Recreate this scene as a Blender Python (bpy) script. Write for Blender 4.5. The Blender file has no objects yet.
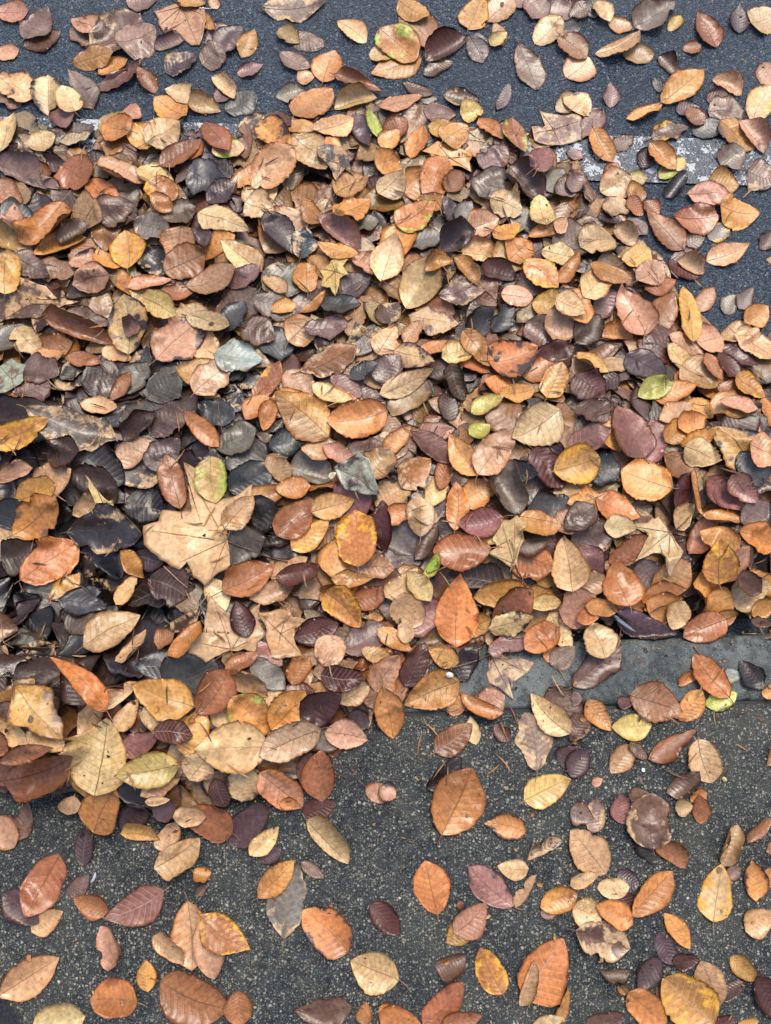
import bpy, math, random
import numpy as np
from mathutils import Vector

# ------------------------------------------------------------------ camera, sky, sun, exposure
SC = bpy.context.scene
IMG_W, IMG_H, FOC = 771, 1024, 790.0
CAM_H, TILT = 1.35, math.radians(12)
cam_data = bpy.data.cameras.new('camera')
cam_data.sensor_fit = 'VERTICAL'
cam_data.sensor_height = 24.0
cam_data.lens = 24.0 * FOC / IMG_H
cam_data.clip_start = 0.02
cam_data.clip_end = 500
cam = bpy.data.objects.new('camera', cam_data)
SC.collection.objects.link(cam)
cam.location = (0, 0, CAM_H)
cam.rotation_euler = (TILT, 0, 0)
SC.camera = cam

SUN_EL, SUN_AZ = math.radians(62), math.radians(20)
w = bpy.data.worlds.new('World'); SC.world = w; w.use_nodes = True
wn = w.node_tree
sky = wn.nodes.new('ShaderNodeTexSky'); sky.sky_type = 'NISHITA'; sky.sun_disc = False
sky.sun_elevation = SUN_EL; sky.sun_rotation = SUN_AZ
sky.dust_density = 4.0; sky.air_density = 1.0; sky.ozone_density = 1.0
bg = wn.nodes['Background']; bg.inputs['Strength'].default_value = 0.145
wn.links.new(sky.outputs[0], bg.inputs['Color'])
sd = bpy.data.lights.new('sun', 'SUN'); sd.energy = 1.5; sd.angle = math.radians(22)
sd.color = (1.0, 0.93, 0.82)
sun = bpy.data.objects.new('sun', sd); SC.collection.objects.link(sun)
sdir = Vector((math.sin(SUN_AZ)*math.cos(SUN_EL), math.cos(SUN_AZ)*math.cos(SUN_EL), math.sin(SUN_EL)))
sun.rotation_euler = sdir.to_track_quat('Z', 'Y').to_euler()
SC.view_settings.view_transform = 'Standard'
SC.view_settings.look = 'None'
SC.view_settings.exposure = 0.52
SC.view_settings.gamma = 1.0
SC.view_settings.use_curve_mapping = False

rng = np.random.default_rng(11)
COL = SC.collection
ROAD_Z = -0.07

# ------------------------------------------------------------------ helpers
def lin(rgb):
    c = np.array(rgb, float) / 255.0
    return np.where(c <= 0.04045, c / 12.92, ((c + 0.055) / 1.055) ** 2.4)

def ray(px, py):
    x = (px - IMG_W / 2) / FOC; y = -(py - IMG_H / 2) / FOC
    return np.array([x, y * math.cos(TILT) + math.sin(TILT), y * math.sin(TILT) - math.cos(TILT)])

def at(px, py, z=0.0):
    d = ray(px, py); t = (z - CAM_H) / d[2]
    return np.array([d[0] * t, d[1] * t])

def project(P):
    P = np.asarray(P, float)
    x = P[..., 0]; y = P[..., 1]; z = P[..., 2] - CAM_H
    cy = y * math.cos(TILT) + z * math.sin(TILT)
    cz = -y * math.sin(TILT) + z * math.cos(TILT)
    return np.stack([IMG_W / 2 + FOC * x / -cz, IMG_H / 2 - FOC * cy / -cz], -1)

def in_poly(px, py, poly):
    px = np.asarray(px, float); py = np.asarray(py, float)
    inside = np.zeros(px.shape, bool); n = len(poly)
    for i in range(n):
        x0, y0 = poly[i]; x1, y1 = poly[(i + 1) % n]
        c = ((y0 > py) != (y1 > py))
        with np.errstate(divide='ignore', invalid='ignore'):
            xi = (x1 - x0) * (py - y0) / (y1 - y0 + 1e-12) + x0
        inside ^= c & (px < xi)
    return inside

def link(name, me, mat=None, parent=None):
    o = bpy.data.objects.new(name, me); COL.objects.link(o)
    if mat is not None: me.materials.append(mat)
    if parent is not None: o.parent = parent
    return o

def mesh_from(name, V, F, smooth=True):
    me = bpy.data.meshes.new(name)
    me.from_pydata([tuple(map(float, v)) for v in V], [], [tuple(map(int, f)) for f in F])
    if smooth: me.polygons.foreach_set('use_smooth', [True] * len(me.polygons))
    me.update()
    return me

class NT:
    """small node-tree builder"""
    def __init__(self, name):
        self.m = bpy.data.materials.new(name); self.m.use_nodes = True
        self.t = self.m.node_tree; self.b = self.t.nodes['Principled BSDF']
    def n(self, typ, **kw):
        nd = self.t.nodes.new(typ)
        for k, v in kw.items(): setattr(nd, k, v)
        return nd
    def set(self, sock, v):
        if isinstance(v, bpy.types.NodeSocket): self.t.links.new(v, sock)
        elif v is not None:
            if isinstance(v, (tuple, list, np.ndarray)) and len(v) == 3 and sock.type == 'RGBA': v = (*v, 1)
            sock.default_value = v
    def math(self, op, a, b=None, c=None, clamp=False):
        nd = self.n('ShaderNodeMath', operation=op, use_clamp=clamp)
        self.set(nd.inputs[0], a)
        if b is not None: self.set(nd.inputs[1], b)
        if c is not None: self.set(nd.inputs[2], c)
        return nd.outputs[0]
    def mix(self, f, a, b, mode='MIX'):
        nd = self.n('ShaderNodeMix', data_type='RGBA', blend_type=mode)
        self.set(nd.inputs[0], f); self.set(nd.inputs[6], a); self.set(nd.inputs[7], b)
        return nd.outputs[2]
    def ramp(self, v, lo, hi, o0=0.0, o1=1.0):
        nd = self.n('ShaderNodeMapRange', interpolation_type='SMOOTHSTEP')
        self.set(nd.inputs[0], v); self.set(nd.inputs[1], lo); self.set(nd.inputs[2], hi)
        self.set(nd.inputs[3], o0); self.set(nd.inputs[4], o1)
        return nd.outputs[0]
    def noise(self, vec, scale, detail=3, rough=0.55, w=None):
        nd = self.n('ShaderNodeTexNoise', noise_dimensions='4D' if w is not None else '3D')
        self.set(nd.inputs['Vector'], vec)
        if w is not None: self.set(nd.inputs['W'], w)
        nd.inputs['Scale'].default_value = scale; nd.inputs['Detail'].default_value = detail
        nd.inputs['Roughness'].default_value = rough
        return nd.outputs[0]
    def voro(self, vec, scale, feature='F1', rand=1.0):
        nd = self.n('ShaderNodeTexVoronoi', feature=feature)
        self.set(nd.inputs['Vector'], vec); nd.inputs['Scale'].default_value = scale
        nd.inputs['Randomness'].default_value = rand
        return nd
    def pos(self): return self.n('ShaderNodeNewGeometry').outputs['Position']
    def attr(self, name):
        return self.n('ShaderNodeAttribute', attribute_type='GEOMETRY', attribute_name=name)
    def sep(self, v):
        nd = self.n('ShaderNodeSeparateXYZ'); self.set(nd.inputs[0], v); return nd.outputs
    def bump(self, h, strength, dist):
        nd = self.n('ShaderNodeBump'); self.set(nd.inputs['Height'], h)
        nd.inputs['Strength'].default_value = strength; nd.inputs['Distance'].default_value = dist
        self.t.links.new(nd.outputs[0], self.b.inputs['Normal'])
    def out(self, col=None, rough=None, spec=None):
        if col is not None: self.set(self.b.inputs['Base Color'], col)
        if rough is not None: self.set(self.b.inputs['Roughness'], rough)
        if spec is not None: self.set(self.b.inputs['Specular IOR Level'], spec)
        return self.m

# ------------------------------------------------------------------ materials
def mat_leaf(name, lateral=True):
    k = NT(name)
    c1 = k.attr('leaf_colour'); c2 = k.attr('second_colour'); cs = k.attr('leaf_coord'); pr = k.attr('leaf_traits')
    u, v, rnd = k.sep(cs.outputs['Vector'])
    vein_a, spot_a, patch_a = k.sep(pr.outputs['Vector'])
    rim = pr.outputs['Alpha']
    P = k.pos(); W = k.math('MULTIPLY', rnd, 57.0)
    nb = k.noise(P, 38, 3, 0.6, W)             # centimetre patches
    nm = k.noise(P, 150, 4, 0.62, W)           # mottling
    nf = k.noise(P, 620, 2, 0.6, W)            # fine cell texture
    av = k.math('ABSOLUTE', v)
    # second colour runs in from the margin or in islands
    edge = k.math('MULTIPLY', k.math('SUBTRACT', av, 0.55), 0.22)
    pm = k.math('ADD', nb, edge)
    pm = k.math('ADD', pm, k.math('MULTIPLY', k.math('SUBTRACT', nm, 0.5), 0.35))
    thr = k.math('SUBTRACT', 0.80, k.math('MULTIPLY', patch_a, 0.42))
    pmask = k.ramp(k.math('SUBTRACT', pm, thr), -0.04, 0.10)
    col = k.mix(pmask, c1.outputs['Color'], c2.outputs['Color'])
    # mottle and hue drift
    col = k.mix(k.ramp(nm, 0.25, 0.75, 0.0, 1.0), k.mix(1.0, col, (0.62, 0.57, 0.56), 'MULTIPLY'), k.mix(1.0, col, (1.18, 1.16, 1.14), 'MULTIPLY'))
    col = k.mix(k.ramp(nb, 0.3, 0.7, 0.0, 0.45), col, k.mix(1.0, col, (1.06, 0.93, 0.84), 'MULTIPLY'))
    # dark speckles
    vo = k.voro(P, 230)
    sp = k.math('MULTIPLY', k.ramp(vo.outputs['Distance'], 0.10, 0.26, 1.0, 0.0), k.ramp(k.sep(vo.outputs['Color'])[0], 0.70, 0.72))
    sp = k.math('MULTIPLY', sp, spot_a)
    col = k.mix(sp, col, (0.035, 0.022, 0.016))
    # veins
    warp = k.math('MULTIPLY', k.math('SUBTRACT', nm, 0.5), 0.010)
    if lateral:
        ph = k.math('MULTIPLY', k.math('SUBTRACT', k.math('ADD', u, warp), k.math('MULTIPLY', av, 0.17)), 9.5)
        ph = k.math('ADD', ph, k.math('MULTIPLY', k.ramp(v, -0.01, 0.01), 0.35))
        fr = k.math('ABSOLUTE', k.math('SUBTRACT', k.math('FRACT', ph), 0.5))
        latv = k.ramp(fr, 0.02, 0.085, 1.0, 0.0)
        mid = k.ramp(av, 0.012, 0.05, 1.0, 0.0)
        veins = k.math('MAXIMUM', k.math('MULTIPLY', latv, k.ramp(av, 0.75, 1.0, 0.75, 0.2)), mid)
        groove = k.math('ADD', k.math('MULTIPLY', k.ramp(fr, 0.0, 0.5), 0.8), k.math('MULTIPLY', veins, -0.5))
    else:
        vm = k.voro(P, 95, 'DISTANCE_TO_EDGE')
        veins = k.math('MULTIPLY', k.ramp(vm.outputs['Distance'], 0.0, 0.06, 1.0, 0.0), 0.5)
        groove = k.math('MULTIPLY', veins, -0.6)
    dark_v = k.math('MULTIPLY', veins, k.math('MAXIMUM', vein_a, 0.0))
    pale_v = k.math('MULTIPLY', veins, k.math('MAXIMUM', k.math('MULTIPLY', vein_a, -1.0), 0.0))
    col = k.mix(dark_v, col, k.mix(1.0, col, (0.52, 0.42, 0.36), 'MULTIPLY'))
    col = k.mix(k.math('MULTIPLY', pale_v, 0.8), col, k.mix(0.55, col, (0.62, 0.46, 0.34)))
    # dry brown margin
    col = k.mix(k.ramp(k.math('ADD', rim, k.math('MULTIPLY', k.math('SUBTRACT', nm, 0.5), 0.20)), 0.90, 1.0, 0.0, 0.40), col, k.mix(1.0, col, (0.50, 0.38, 0.32), 'MULTIPLY'))
    h = k.math('ADD', k.math('MULTIPLY', groove, 0.26), k.math('ADD', k.math('MULTIPLY', nm, 0.9), k.math('MULTIPLY', nf, 0.30)))
    k.bump(h, 0.75, 0.0012)
    wet = k.noise(P, 22, 2, 0.5, W)
    rough = k.ramp(wet, 0.35, 0.7, 0.24, 0.48)
    k.b.inputs['Coat Weight'].default_value = 0.16
    k.set(k.b.inputs['Coat Roughness'], k.ramp(wet, 0.3, 0.65, 0.14, 0.38))
    return k.out(col, rough, 0.5)

LEAF_MAT = mat_leaf('beech_leaf_surface', True)
MAPLE_MAT = mat_leaf('maple_leaf_surface', False)

def mat_plain(name, col, rough=0.6, var=0.35, scale=300, bump=0.3, dist=0.0006):
    k = NT(name); P = k.pos()
    n1 = k.noise(P, scale, 3, 0.6)
    c = k.mix(k.ramp(n1, 0.3, 0.7), tuple(np.array(col) * (1 - var)), tuple(np.minimum(np.array(col) * (1 + var), 1)))
    k.bump(n1, bump, dist)
    return k.out(c, rough, 0.4)

def mat_tarmac():
    k = NT('wet_tarmac'); P = k.pos()
    vo = k.voro(P, 260); vd = k.voro(P, 520)
    cell = k.sep(vo.outputs['Color'])
    n = k.noise(P, 9, 4, 0.6); n2 = k.noise(P, 700, 2, 0.6)
    c = k.mix(k.ramp(cell[0], 0.1, 1.0), (0.026, 0.041, 0.063), (0.092, 0.126, 0.168))
    c = k.mix(k.ramp(cell[1], 0.955, 0.97), c, (0.24, 0.25, 0.25))
    c = k.mix(k.ramp(vo.outputs['Distance'], 0.45, 0.8, 0.0, 0.85), c, (0.015, 0.018, 0.023))
    c = k.mix(k.ramp(n, 0.35, 0.7, 0.0, 0.45), c, (0.030, 0.044, 0.064))
    h = k.math('SUBTRACT', k.math('MULTIPLY', n2, 0.4), k.math('ADD', vo.outputs['Distance'], k.math('MULTIPLY', vd.outputs['Distance'], 0.3)))
    k.bump(h, 1.0, 0.0034)
    return k.out(c, k.ramp(n, 0.3, 0.7, 0.24, 0.48), 0.5)

def mat_aggregate():
    k = NT('exposed_aggregate_concrete'); P = k.pos()
    n = k.noise(P, 5, 4, 0.6); n3 = k.noise(P, 60, 3, 0.6); nd = k.noise(P, 11, 5, 0.65)
    wv = k.n('ShaderNodeVectorMath', operation='ADD'); k.set(wv.inputs[0], P)
    dn = k.n('ShaderNodeTexNoise'); k.set(dn.inputs['Vector'], P); dn.inputs['Scale'].default_value = 240
    sc_ = k.n('ShaderNodeVectorMath', operation='SCALE'); k.t.links.new(dn.outputs['Color'], sc_.inputs[0]); sc_.inputs['Scale'].default_value = 0.0030
    k.t.links.new(sc_.outputs[0], wv.inputs[1]); PW = wv.outputs[0]
    base = k.mix(k.ramp(n3, 0.3, 0.7), (0.015, 0.019, 0.023), (0.054, 0.061, 0.063))
    base = k.mix(k.ramp(n, 0.48, 0.68, 0.0, 0.5), base, (0.082, 0.086, 0.068))     # algae film
    damp = k.ramp(nd, 0.40, 0.62)                                                     # 0 = wet and dark
    out = base; hh = None
    n4 = k.ramp(k.noise(P, 34, 3, 0.6), 0.3, 0.7, 0.5, 1.3)
    for sc, lo, frac, ca, cb in ((480, 0.36, 0.34, (0.095, 0.105, 0.105), (0.26, 0.26, 0.21)),
                                 (290, 0.32, 0.50, (0.13, 0.14, 0.13), (0.48, 0.46, 0.35)),
                                 (195, 0.28, 0.68, (0.18, 0.185, 0.16), (0.62, 0.57, 0.43)),
                                 (125, 0.22, 0.84, (0.24, 0.24, 0.21), (0.74, 0.68, 0.53))):
        v = k.voro(PW, sc); r = k.sep(v.outputs['Color'])
        m = k.math('MULTIPLY', k.ramp(v.outputs['Distance'], lo, lo + 0.16, 1.0, 0.0), k.ramp(r[0], frac, frac + 0.02))
        m = k.math('MULTIPLY', m, n4, clamp=True)
        out = k.mix(m, out, k.mix(r[1], ca, cb))
        out = k.mix(k.math('MULTIPLY', m, k.ramp(r[2], 0.92, 0.94, 0.0, 0.6)), out, (0.36, 0.25, 0.09))
        hh = m if hh is None else k.math('ADD', hh, m)
    out = k.mix(damp, k.mix(1.0, out, (0.74, 0.78, 0.84), 'MULTIPLY'), out)
    k.bump(k.math('ADD', k.math('MULTIPLY', hh, 0.6), k.math('MULTIPLY', k.noise(P, 420, 4, 0.7), 1.1)), 1.0, 0.0034)
    return k.out(out, k.ramp(damp, 0.0, 1.0, 0.26, 0.60), 0.5)

def mat_kerb():
    k = NT('kerb_concrete'); P = k.pos()
    n = k.noise(P, 6, 6, 0.65); n2 = k.noise(P, 70, 5, 0.7); n3 = k.noise(P, 480, 3, 0.65); n5 = k.noise(P, 18, 5, 0.7)
    c = k.mix(k.ramp(n2, 0.28, 0.72), (0.032, 0.042, 0.044), (0.108, 0.124, 0.118))
    c = k.mix(k.ramp(n, 0.42, 0.62, 0.0, 0.8), c, (0.180, 0.198, 0.186))
    c = k.mix(k.ramp(n5, 0.47, 0.60, 0.0, 0.8), c, (0.026, 0.031, 0.031))           # wet stains
    c = k.mix(k.ramp(k.noise(P, 27, 4, 0.7), 0.60, 0.72, 0.0, 0.6), c, (0.070, 0.078, 0.036))
    vo = k.voro(P, 300); r = k.sep(vo.outputs['Color'])
    dot = k.ramp(vo.outputs['Distance'], 0.18, 0.34, 1.0, 0.0)
    c = k.mix(k.math('MULTIPLY', dot, k.ramp(r[0], 0.70, 0.72)), c, k.mix(r[2], (0.12, 0.125, 0.11), (0.36, 0.35, 0.28)))
    pit = k.math('MULTIPLY', dot, k.ramp(r[1], 0.80, 0.82))
    c = k.mix(pit, c, (0.012, 0.014, 0.013))
    hgt = k.math('SUBTRACT', k.math('ADD', n2, k.math('MULTIPLY', n3, 0.9)), k.math('MULTIPLY', pit, 0.9))
    k.bump(hgt, 0.9, 0.0028)
    return k.out(c, k.ramp(n5, 0.35, 0.65, 0.48, 0.22), 0.5)

def mat_marking():
    k = NT('worn_road_paint'); P = k.pos()
    n = k.noise(P, 52, 4, 0.68); nb = k.noise(P, 6, 2, 0.5)
    vo = k.voro(P, 260); vd = vo.outputs['Distance']; cell = k.sep(vo.outputs['Color'])
    m = k.math('ADD', n, k.math('MULTIPLY', k.math('SUBTRACT', nb, 0.5), 0.35))
    m = k.math('ADD', m, k.math('MULTIPLY', k.math('SUBTRACT', 0.5, vd), 0.18))
    m = k.math('ADD', m, k.math('MULTIPLY', k.math('SUBTRACT', k.noise(P, 22, 3, 0.6), 0.5), 0.30))
    mask = k.ramp(m, 0.530, 0.560)
    tar = k.mix(k.ramp(cell[0], 0.1, 1.0), (0.026, 0.041, 0.063), (0.092, 0.126, 0.168))
    tar = k.mix(k.ramp(vd, 0.45, 0.8, 0.0, 0.85), tar, (0.015, 0.018, 0.023))
    wht = k.mix(k.noise(P, 200, 3, 0.6), (0.28, 0.31, 0.33), (0.64, 0.67, 0.68))
    k.bump(k.math('ADD', k.math('MULTIPLY', mask, 0.8), k.math('MULTIPLY', vd, -0.6)), 0.7, 0.0022)
    return k.out(k.mix(mask, tar, wht), k.ramp(mask, 0, 1, 0.45, 0.62), 0.5)

def mat_litter():
    k = NT('rotting_litter_shaded'); P = k.pos()
    n = k.noise(P, 40, 5, 0.7); n2 = k.noise(P, 220, 4, 0.65)
    c = k.mix(k.ramp(n, 0.35, 0.65), (0.006, 0.0052, 0.0055), (0.032, 0.022, 0.018))  # rotten brown taken near black: shade between the leaves is in the colour
    c = k.mix(k.ramp(n2, 0.55, 0.75, 0.0, 0.6), c, (0.05, 0.036, 0.031))
    k.bump(k.math('ADD', n, k.math('MULTIPLY', n2, 0.6)), 0.9, 0.006)
    return k.out(c, 0.55, 0.3)

# ------------------------------------------------------------------ setting: road, kerb, pavement
J0, J1 = at(430, 714), at(737, 703)                       # joint between kerb and pavement
KD = (J1 - J0) / np.linalg.norm(J1 - J0); KN = np.array([-KD[1], KD[0]])
KT = at(690, 637)                                          # on the arris of the kerb
KW = float(np.dot(KT - J0, KN))                            # kerb width
def kxy(s, n): return J0 + KD * s + KN * n                 # along / across the kerb
def across(x, y): return (x - J0[0]) * KN[0] + (y - J0[1]) * KN[1]

def strip(name, prof, s0, s1, mat, ns=2, jitter=0.0):
    """profile (across, z) swept along the kerb direction"""
    V = []; F = []; m = len(prof)
    for i in range(ns):
        s = s0 + (s1 - s0) * i / (ns - 1)
        for a, z in prof:
            p = kxy(s, a); V.append((p[0], p[1], z + (rng.normal(0, jitter) if jitter else 0)))
    for i in range(ns - 1):
        for j in range(m - 1):
            F.append((i * m + j, (i + 1) * m + j, (i + 1) * m + j + 1, i * m + j + 1))
    o = link(name, mesh_from(name, V, F, True), mat); return o

TAR = mat_tarmac(); AGG = mat_aggregate(); KERB = mat_kerb()
o = strip('road', [(60, ROAD_Z), (3.0, ROAD_Z), (KW + 0.002, ROAD_Z), (KW - 0.03, ROAD_Z - 0.002)], -80, 80, TAR, 2); o['kind'] = 'structure'
r_ = 0.016
arc = [(KW - r_ + r_ * math.sin(a), -r_ + r_ * math.cos(a)) for a in np.linspace(0, math.pi / 2, 7)]
prof = [(0.003, -0.10), (0.003, -0.006), (0.008, -0.001), (0.016, 0.0)] + [(KW * 0.55, 0.0008)] + arc + [(KW + 0.001, ROAD_Z - 0.01)]
kerb_ends = [-6.2, -2.08, -1.165, -0.25, 0.665, 1.58, 6.2]
for i in range(len(kerb_ends) - 1):
    o = strip('kerb', prof, kerb_ends[i] + 0.002, kerb_ends[i + 1] - 0.002, KERB, 2); o['kind'] = 'structure'
o = strip('kerb_joint', [(-0.03, -0.0075), (0.02, -0.0075)], -40, 40, mat_plain('joint_mortar', (0.022, 0.022, 0.02)), 2); o['kind'] = 'structure'
o = strip('pavement', [(-0.003, -0.012), (-0.0035, -0.003), (-0.007, 0.0), (-1.2, 0.0), (-60, 0.0)], -80, 80, AGG, 2); o['kind'] = 'structure'

# worn white edge line on the road
L0, L1 = at(88, 143, ROAD_Z), at(662, 161, ROAD_Z)
ld = (L1 - L0) / np.linalg.norm(L1 - L0); ln_ = np.array([-ld[1], ld[0]])
hw = 0.052
V = [(*(L0 + ld * s + ln_ * a), ROAD_Z + 0.004) for s, a in ((-4, -hw), (5, -hw), (5, hw), (-4, hw))]
o = link('road_marking', mesh_from('road_marking', V, [(0, 1, 2, 3)], False), mat_marking()); o['kind'] = 'structure'
# darker repair of tarmac at the near left corner
c0, c1 = at(-6, 975), at(26, 1030); dd = (c1 - c0) / np.linalg.norm(c1 - c0); nn = np.array([dd[1], -dd[0]])
if nn[0] > 0: nn = -nn
V = [(*(c0 - dd * 0.06), 0.004), (*(c0 + dd * 0.5), 0.004), (*(c0 + dd * 0.5 + nn * 0.3), 0.004), (*(c0 - dd * 0.06 + nn * 0.3), 0.004)]
o = link('pavement_patch', mesh_from('pavement_patch', V, [(0, 1, 2, 3)], False), mat_plain('black_repair', (0.016, 0.016, 0.02), 0.5, 0.5, 240, 0.6, 0.002)); o['kind'] = 'structure'

# ------------------------------------------------------------------ height field the leaves settle on
GX0, GY0, CELL = -1.15, -0.85, 0.0025
NXG, NYG = int(2.3 / CELL), int(2.6 / CELL)
gx = GX0 + (np.arange(NXG) + 0.5) * CELL; gy = GY0 + (np.arange(NYG) + 0.5) * CELL
GX, GY = np.meshgrid(gx, gy)
AC = across(GX, GY)
H = np.where(AC > KW, ROAD_Z, 0.0)
OFFL = (GX - L0[0]) * ln_[0] + (GY - L0[1]) * ln_[1]
H = np.where(np.abs(OFFL) < hw + 0.004, ROAD_Z + 0.0045, H)
PILE = [(0, 150), (60, 165), (130, 160), (240, 150), (330, 165), (420, 130), (520, 160), (570, 195), (590, 235), (640, 290), (690, 320),
        (720, 350), (775, 345), (775, 600), (690, 615), (600, 612), (520, 640), (430, 640), (390, 690), (330, 740), (250, 770), (180, 800), (70, 780), (-5, 770)]
FILL = [(-5, 118), (60, 135), (130, 120), (200, 135), (260, 125), (330, 122), (420, 100), (520, 140), (575, 165), (620, 225), (660, 275)] + PILE[10:]
pp = project(np.stack([GX, GY, np.full_like(GX, -0.03)], -1))
def smooth(a, n):
    for _ in range(n):
        a = (a + np.roll(a, 1, 0) + np.roll(a, -1, 0) + np.roll(a, 1, 1) + np.roll(a, -1, 1)) / 5
    return a
def blur(a, r):
    for ax in (0, 1):
        c = np.cumsum(np.pad(a, [(r + 1, r) if i == ax else (0, 0) for i in (0, 1)], mode='edge'), axis=ax)
        n = a.shape[ax]
        a = (np.take(c, range(2 * r + 1, 2 * r + 1 + n), ax) - np.take(c, range(0, n), ax)) / (2 * r + 1)
    return a
px_c = np.clip(pp[..., 0], 0, 770); inside = in_poly(px_c, pp[..., 1], PILE).astype(float)
soft = blur(blur(inside, 24), 24)
core = blur(blur(in_poly(px_c, pp[..., 1], [(0, 380), (260, 330), (700, 400), (771, 420), (771, 610), (520, 640), (330, 690), (0, 770)]).astype(float), 40), 40)
nz = rng.normal(size=H.shape); lump = blur(blur(nz, 9), 9); lump /= lump.std(); lump2 = blur(blur(nz, 22), 22); lump2 /= lump2.std()
MOUND = np.clip(soft * 1.6 - 0.55, 0, 1) * (0.008 + 0.050 * core * np.where(AC > KW, 0.9, 0.10) + 0.004 * lump + 0.006 * lump2)
MOUND = np.maximum(MOUND, 0)
dark_l = in_poly(px_c, pp[..., 1], [(0, 540), (140, 560), (180, 640), (120, 660), (0, 690)]).astype(float)
MOUND *= 1 - 0.6 * blur(blur(dark_l, 14), 14)
H = H + MOUND
st = 5
ys, xs = np.mgrid[0:NYG:st, 0:NXG:st]; mv = []; idx = -np.ones(ys.shape, int)
keep = MOUND[ys, xs] > 0.0015
keep2 = keep.copy()
for a in (-1, 1):
    keep2 |= np.roll(keep, a, 0) | np.roll(keep, a, 1)
for i, j in zip(*np.nonzero(keep2)):
    idx[i, j] = len(mv); mv.append((gx[xs[i, j]], gy[ys[i, j]], H[ys[i, j], xs[i, j]] - (0.0 if keep[i, j] else 0.003)))
mf = []
for i in range(ys.shape[0] - 1):
    for j in range(ys.shape[1] - 1):
        q = (idx[i, j], idx[i, j + 1], idx[i + 1, j + 1], idx[i + 1, j])
        if min(q) >= 0: mf.append(q)
o = link('leaf_litter', mesh_from('leaf_litter', mv, mf), mat_litter())
o['kind'] = 'stuff'; o['label'] = 'dark rotting leaf litter packed in the gutter beneath the fallen leaves'; o['category'] = 'litter'

def hs(x, y):
    i = np.clip(((y - GY0) / CELL).astype(int), 0, NYG - 1); j = np.clip(((x - GX0) / CELL).astype(int), 0, NXG - 1)
    return H[i, j]
def hit(px, py):
    """where the line of sight of a photo pixel meets the litter surface"""
    z = 0.0
    for _ in range(6):
        p = at(px, py, z); z = 0.5 * z + 0.5 * float(blur_h(p))
    return at(px, py, z)
def blur_h(p):
    i = int((p[1] - GY0) / CELL); j = int((p[0] - GX0) / CELL)
    return H[max(i - 5, 0):i + 6, max(j - 5, 0):j + 6].mean() if 0 < i < NYG - 6 and 0 < j < NXG - 6 else 0.0
# ------------------------------------------------------------------ leaf colours as the photo shows them
PAL = {'cr': (211, 180, 140), 'ta': (192, 159, 122), 'ye': (212, 186, 120), 'oc': (200, 150, 90), 'or': (190, 132, 80), 'ru': (154, 105, 72),
       'pk': (190, 151, 124), 'ro': (150, 109, 103), 'br': (106, 80, 67), 'db': (54, 45, 43), 'rb': (92, 54, 47), 'pl': (90, 71, 75),
       'ma': (138, 113, 106), 'gy': (134, 126, 118), 'sl': (86, 87, 91), 'gg': (158, 166, 152), 'gr': (184, 184, 100), 'bk': (42, 52, 64)}
WORD = {'cr': 'cream', 'ta': 'tan', 'ye': 'pale yellow', 'oc': 'ochre', 'or': 'orange', 'ru': 'rust', 'pk': 'pinkish tan', 'ro': 'rose brown',
        'br': 'brown', 'db': 'blackish', 'rb': 'maroon', 'pl': 'plum', 'ma': 'mauve brown', 'gy': 'grey', 'sl': 'slate', 'gg': 'grey-green',
        'gr': 'yellow-green', 'bk': 'blue-black'}
ALB = 0.92
PU = np.array([0, .03, .07, .13, .22, .32, .42, .54, .66, .77, .86, .93, .97, 1.0])
PW_ = np.array([.02, .23, .44, .67, .87, .97, 1.0, .97, .86, .685, .47, .25, .105, .006])

def grid_normals(P):
    a = np.gradient(P, axis=0); b = np.gradient(P, axis=1)
    n = np.cross(a, b); n /= np.linalg.norm(n, axis=-1, keepdims=True) + 1e-12
    n[n[..., 2] < 0] *= -1
    return n

def resample(P, fu, fv):
    nu, nv = P.shape[:2]
    uu = np.linspace(0, nu - 1, (nu - 1) * fu + 1); vv = np.linspace(0, nv - 1, (nv - 1) * fv + 1)
    i = np.minimum(uu.astype(int), nu - 2); a = (uu - i)[:, None, None]
    P = P[i] * (1 - a) + P[i + 1] * a
    j = np.minimum(vv.astype(int), nv - 2); b = (vv - j)[None, :, None]
    return P[:, j] * (1 - b) + P[:, j + 1] * b

def settle(P, maxtilt=0.45, pct=62, stiff=3, lean=(0, 0)):
    """drop a leaf-shaped grid P (x, y, z local) onto the height field: tilt to it, then drape where it would cut"""
    x, y = P[..., 0], P[..., 1]
    h = np.maximum.reduce([hs(x + dx_, y + dy_) for dx_ in (-CELL, 0, CELL) for dy_ in (-CELL, 0, CELL)])
    A = np.stack([x.ravel() - x.mean(), y.ravel() - y.mean(), np.ones(x.size)], 1)
    s = np.linalg.lstsq(A, h.ravel(), rcond=None)[0]
    g = math.hypot(s[0], s[1])
    if g > maxtilt: s[:2] *= maxtilt / g
    s[0] += lean[0]; s[1] += lean[1]
    z = P[..., 2] + (A @ np.array([s[0], s[1], s[2]])).reshape(x.shape)
    r = h + 0.0013 - z
    z = z + np.percentile(r, pct)
    d = np.maximum(h + 0.0013 - z, 0)
    for _ in range(stiff):
        e = np.pad(d, 1, mode='edge')
        d = np.maximum(d, (e[:-2, 1:-1] + e[2:, 1:-1] + e[1:-1, :-2] + e[1:-1, 2:] + 2 * d) / 6)
    P[..., 2] = z + d
    return P

def stamp(P, fu=3, fv=3):
    Q = resample(P, fu, fv)
    i = ((Q[..., 1] - GY0) / CELL).astype(int).ravel(); j = ((Q[..., 0] - GX0) / CELL).astype(int).ravel()
    ok = (i > 0) & (i < NYG - 1) & (j > 0) & (j < NXG - 1)
    i, j, z = i[ok], j[ok], Q[..., 2].ravel()[ok]
    np.maximum.at(H, (i, j), z)

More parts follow.
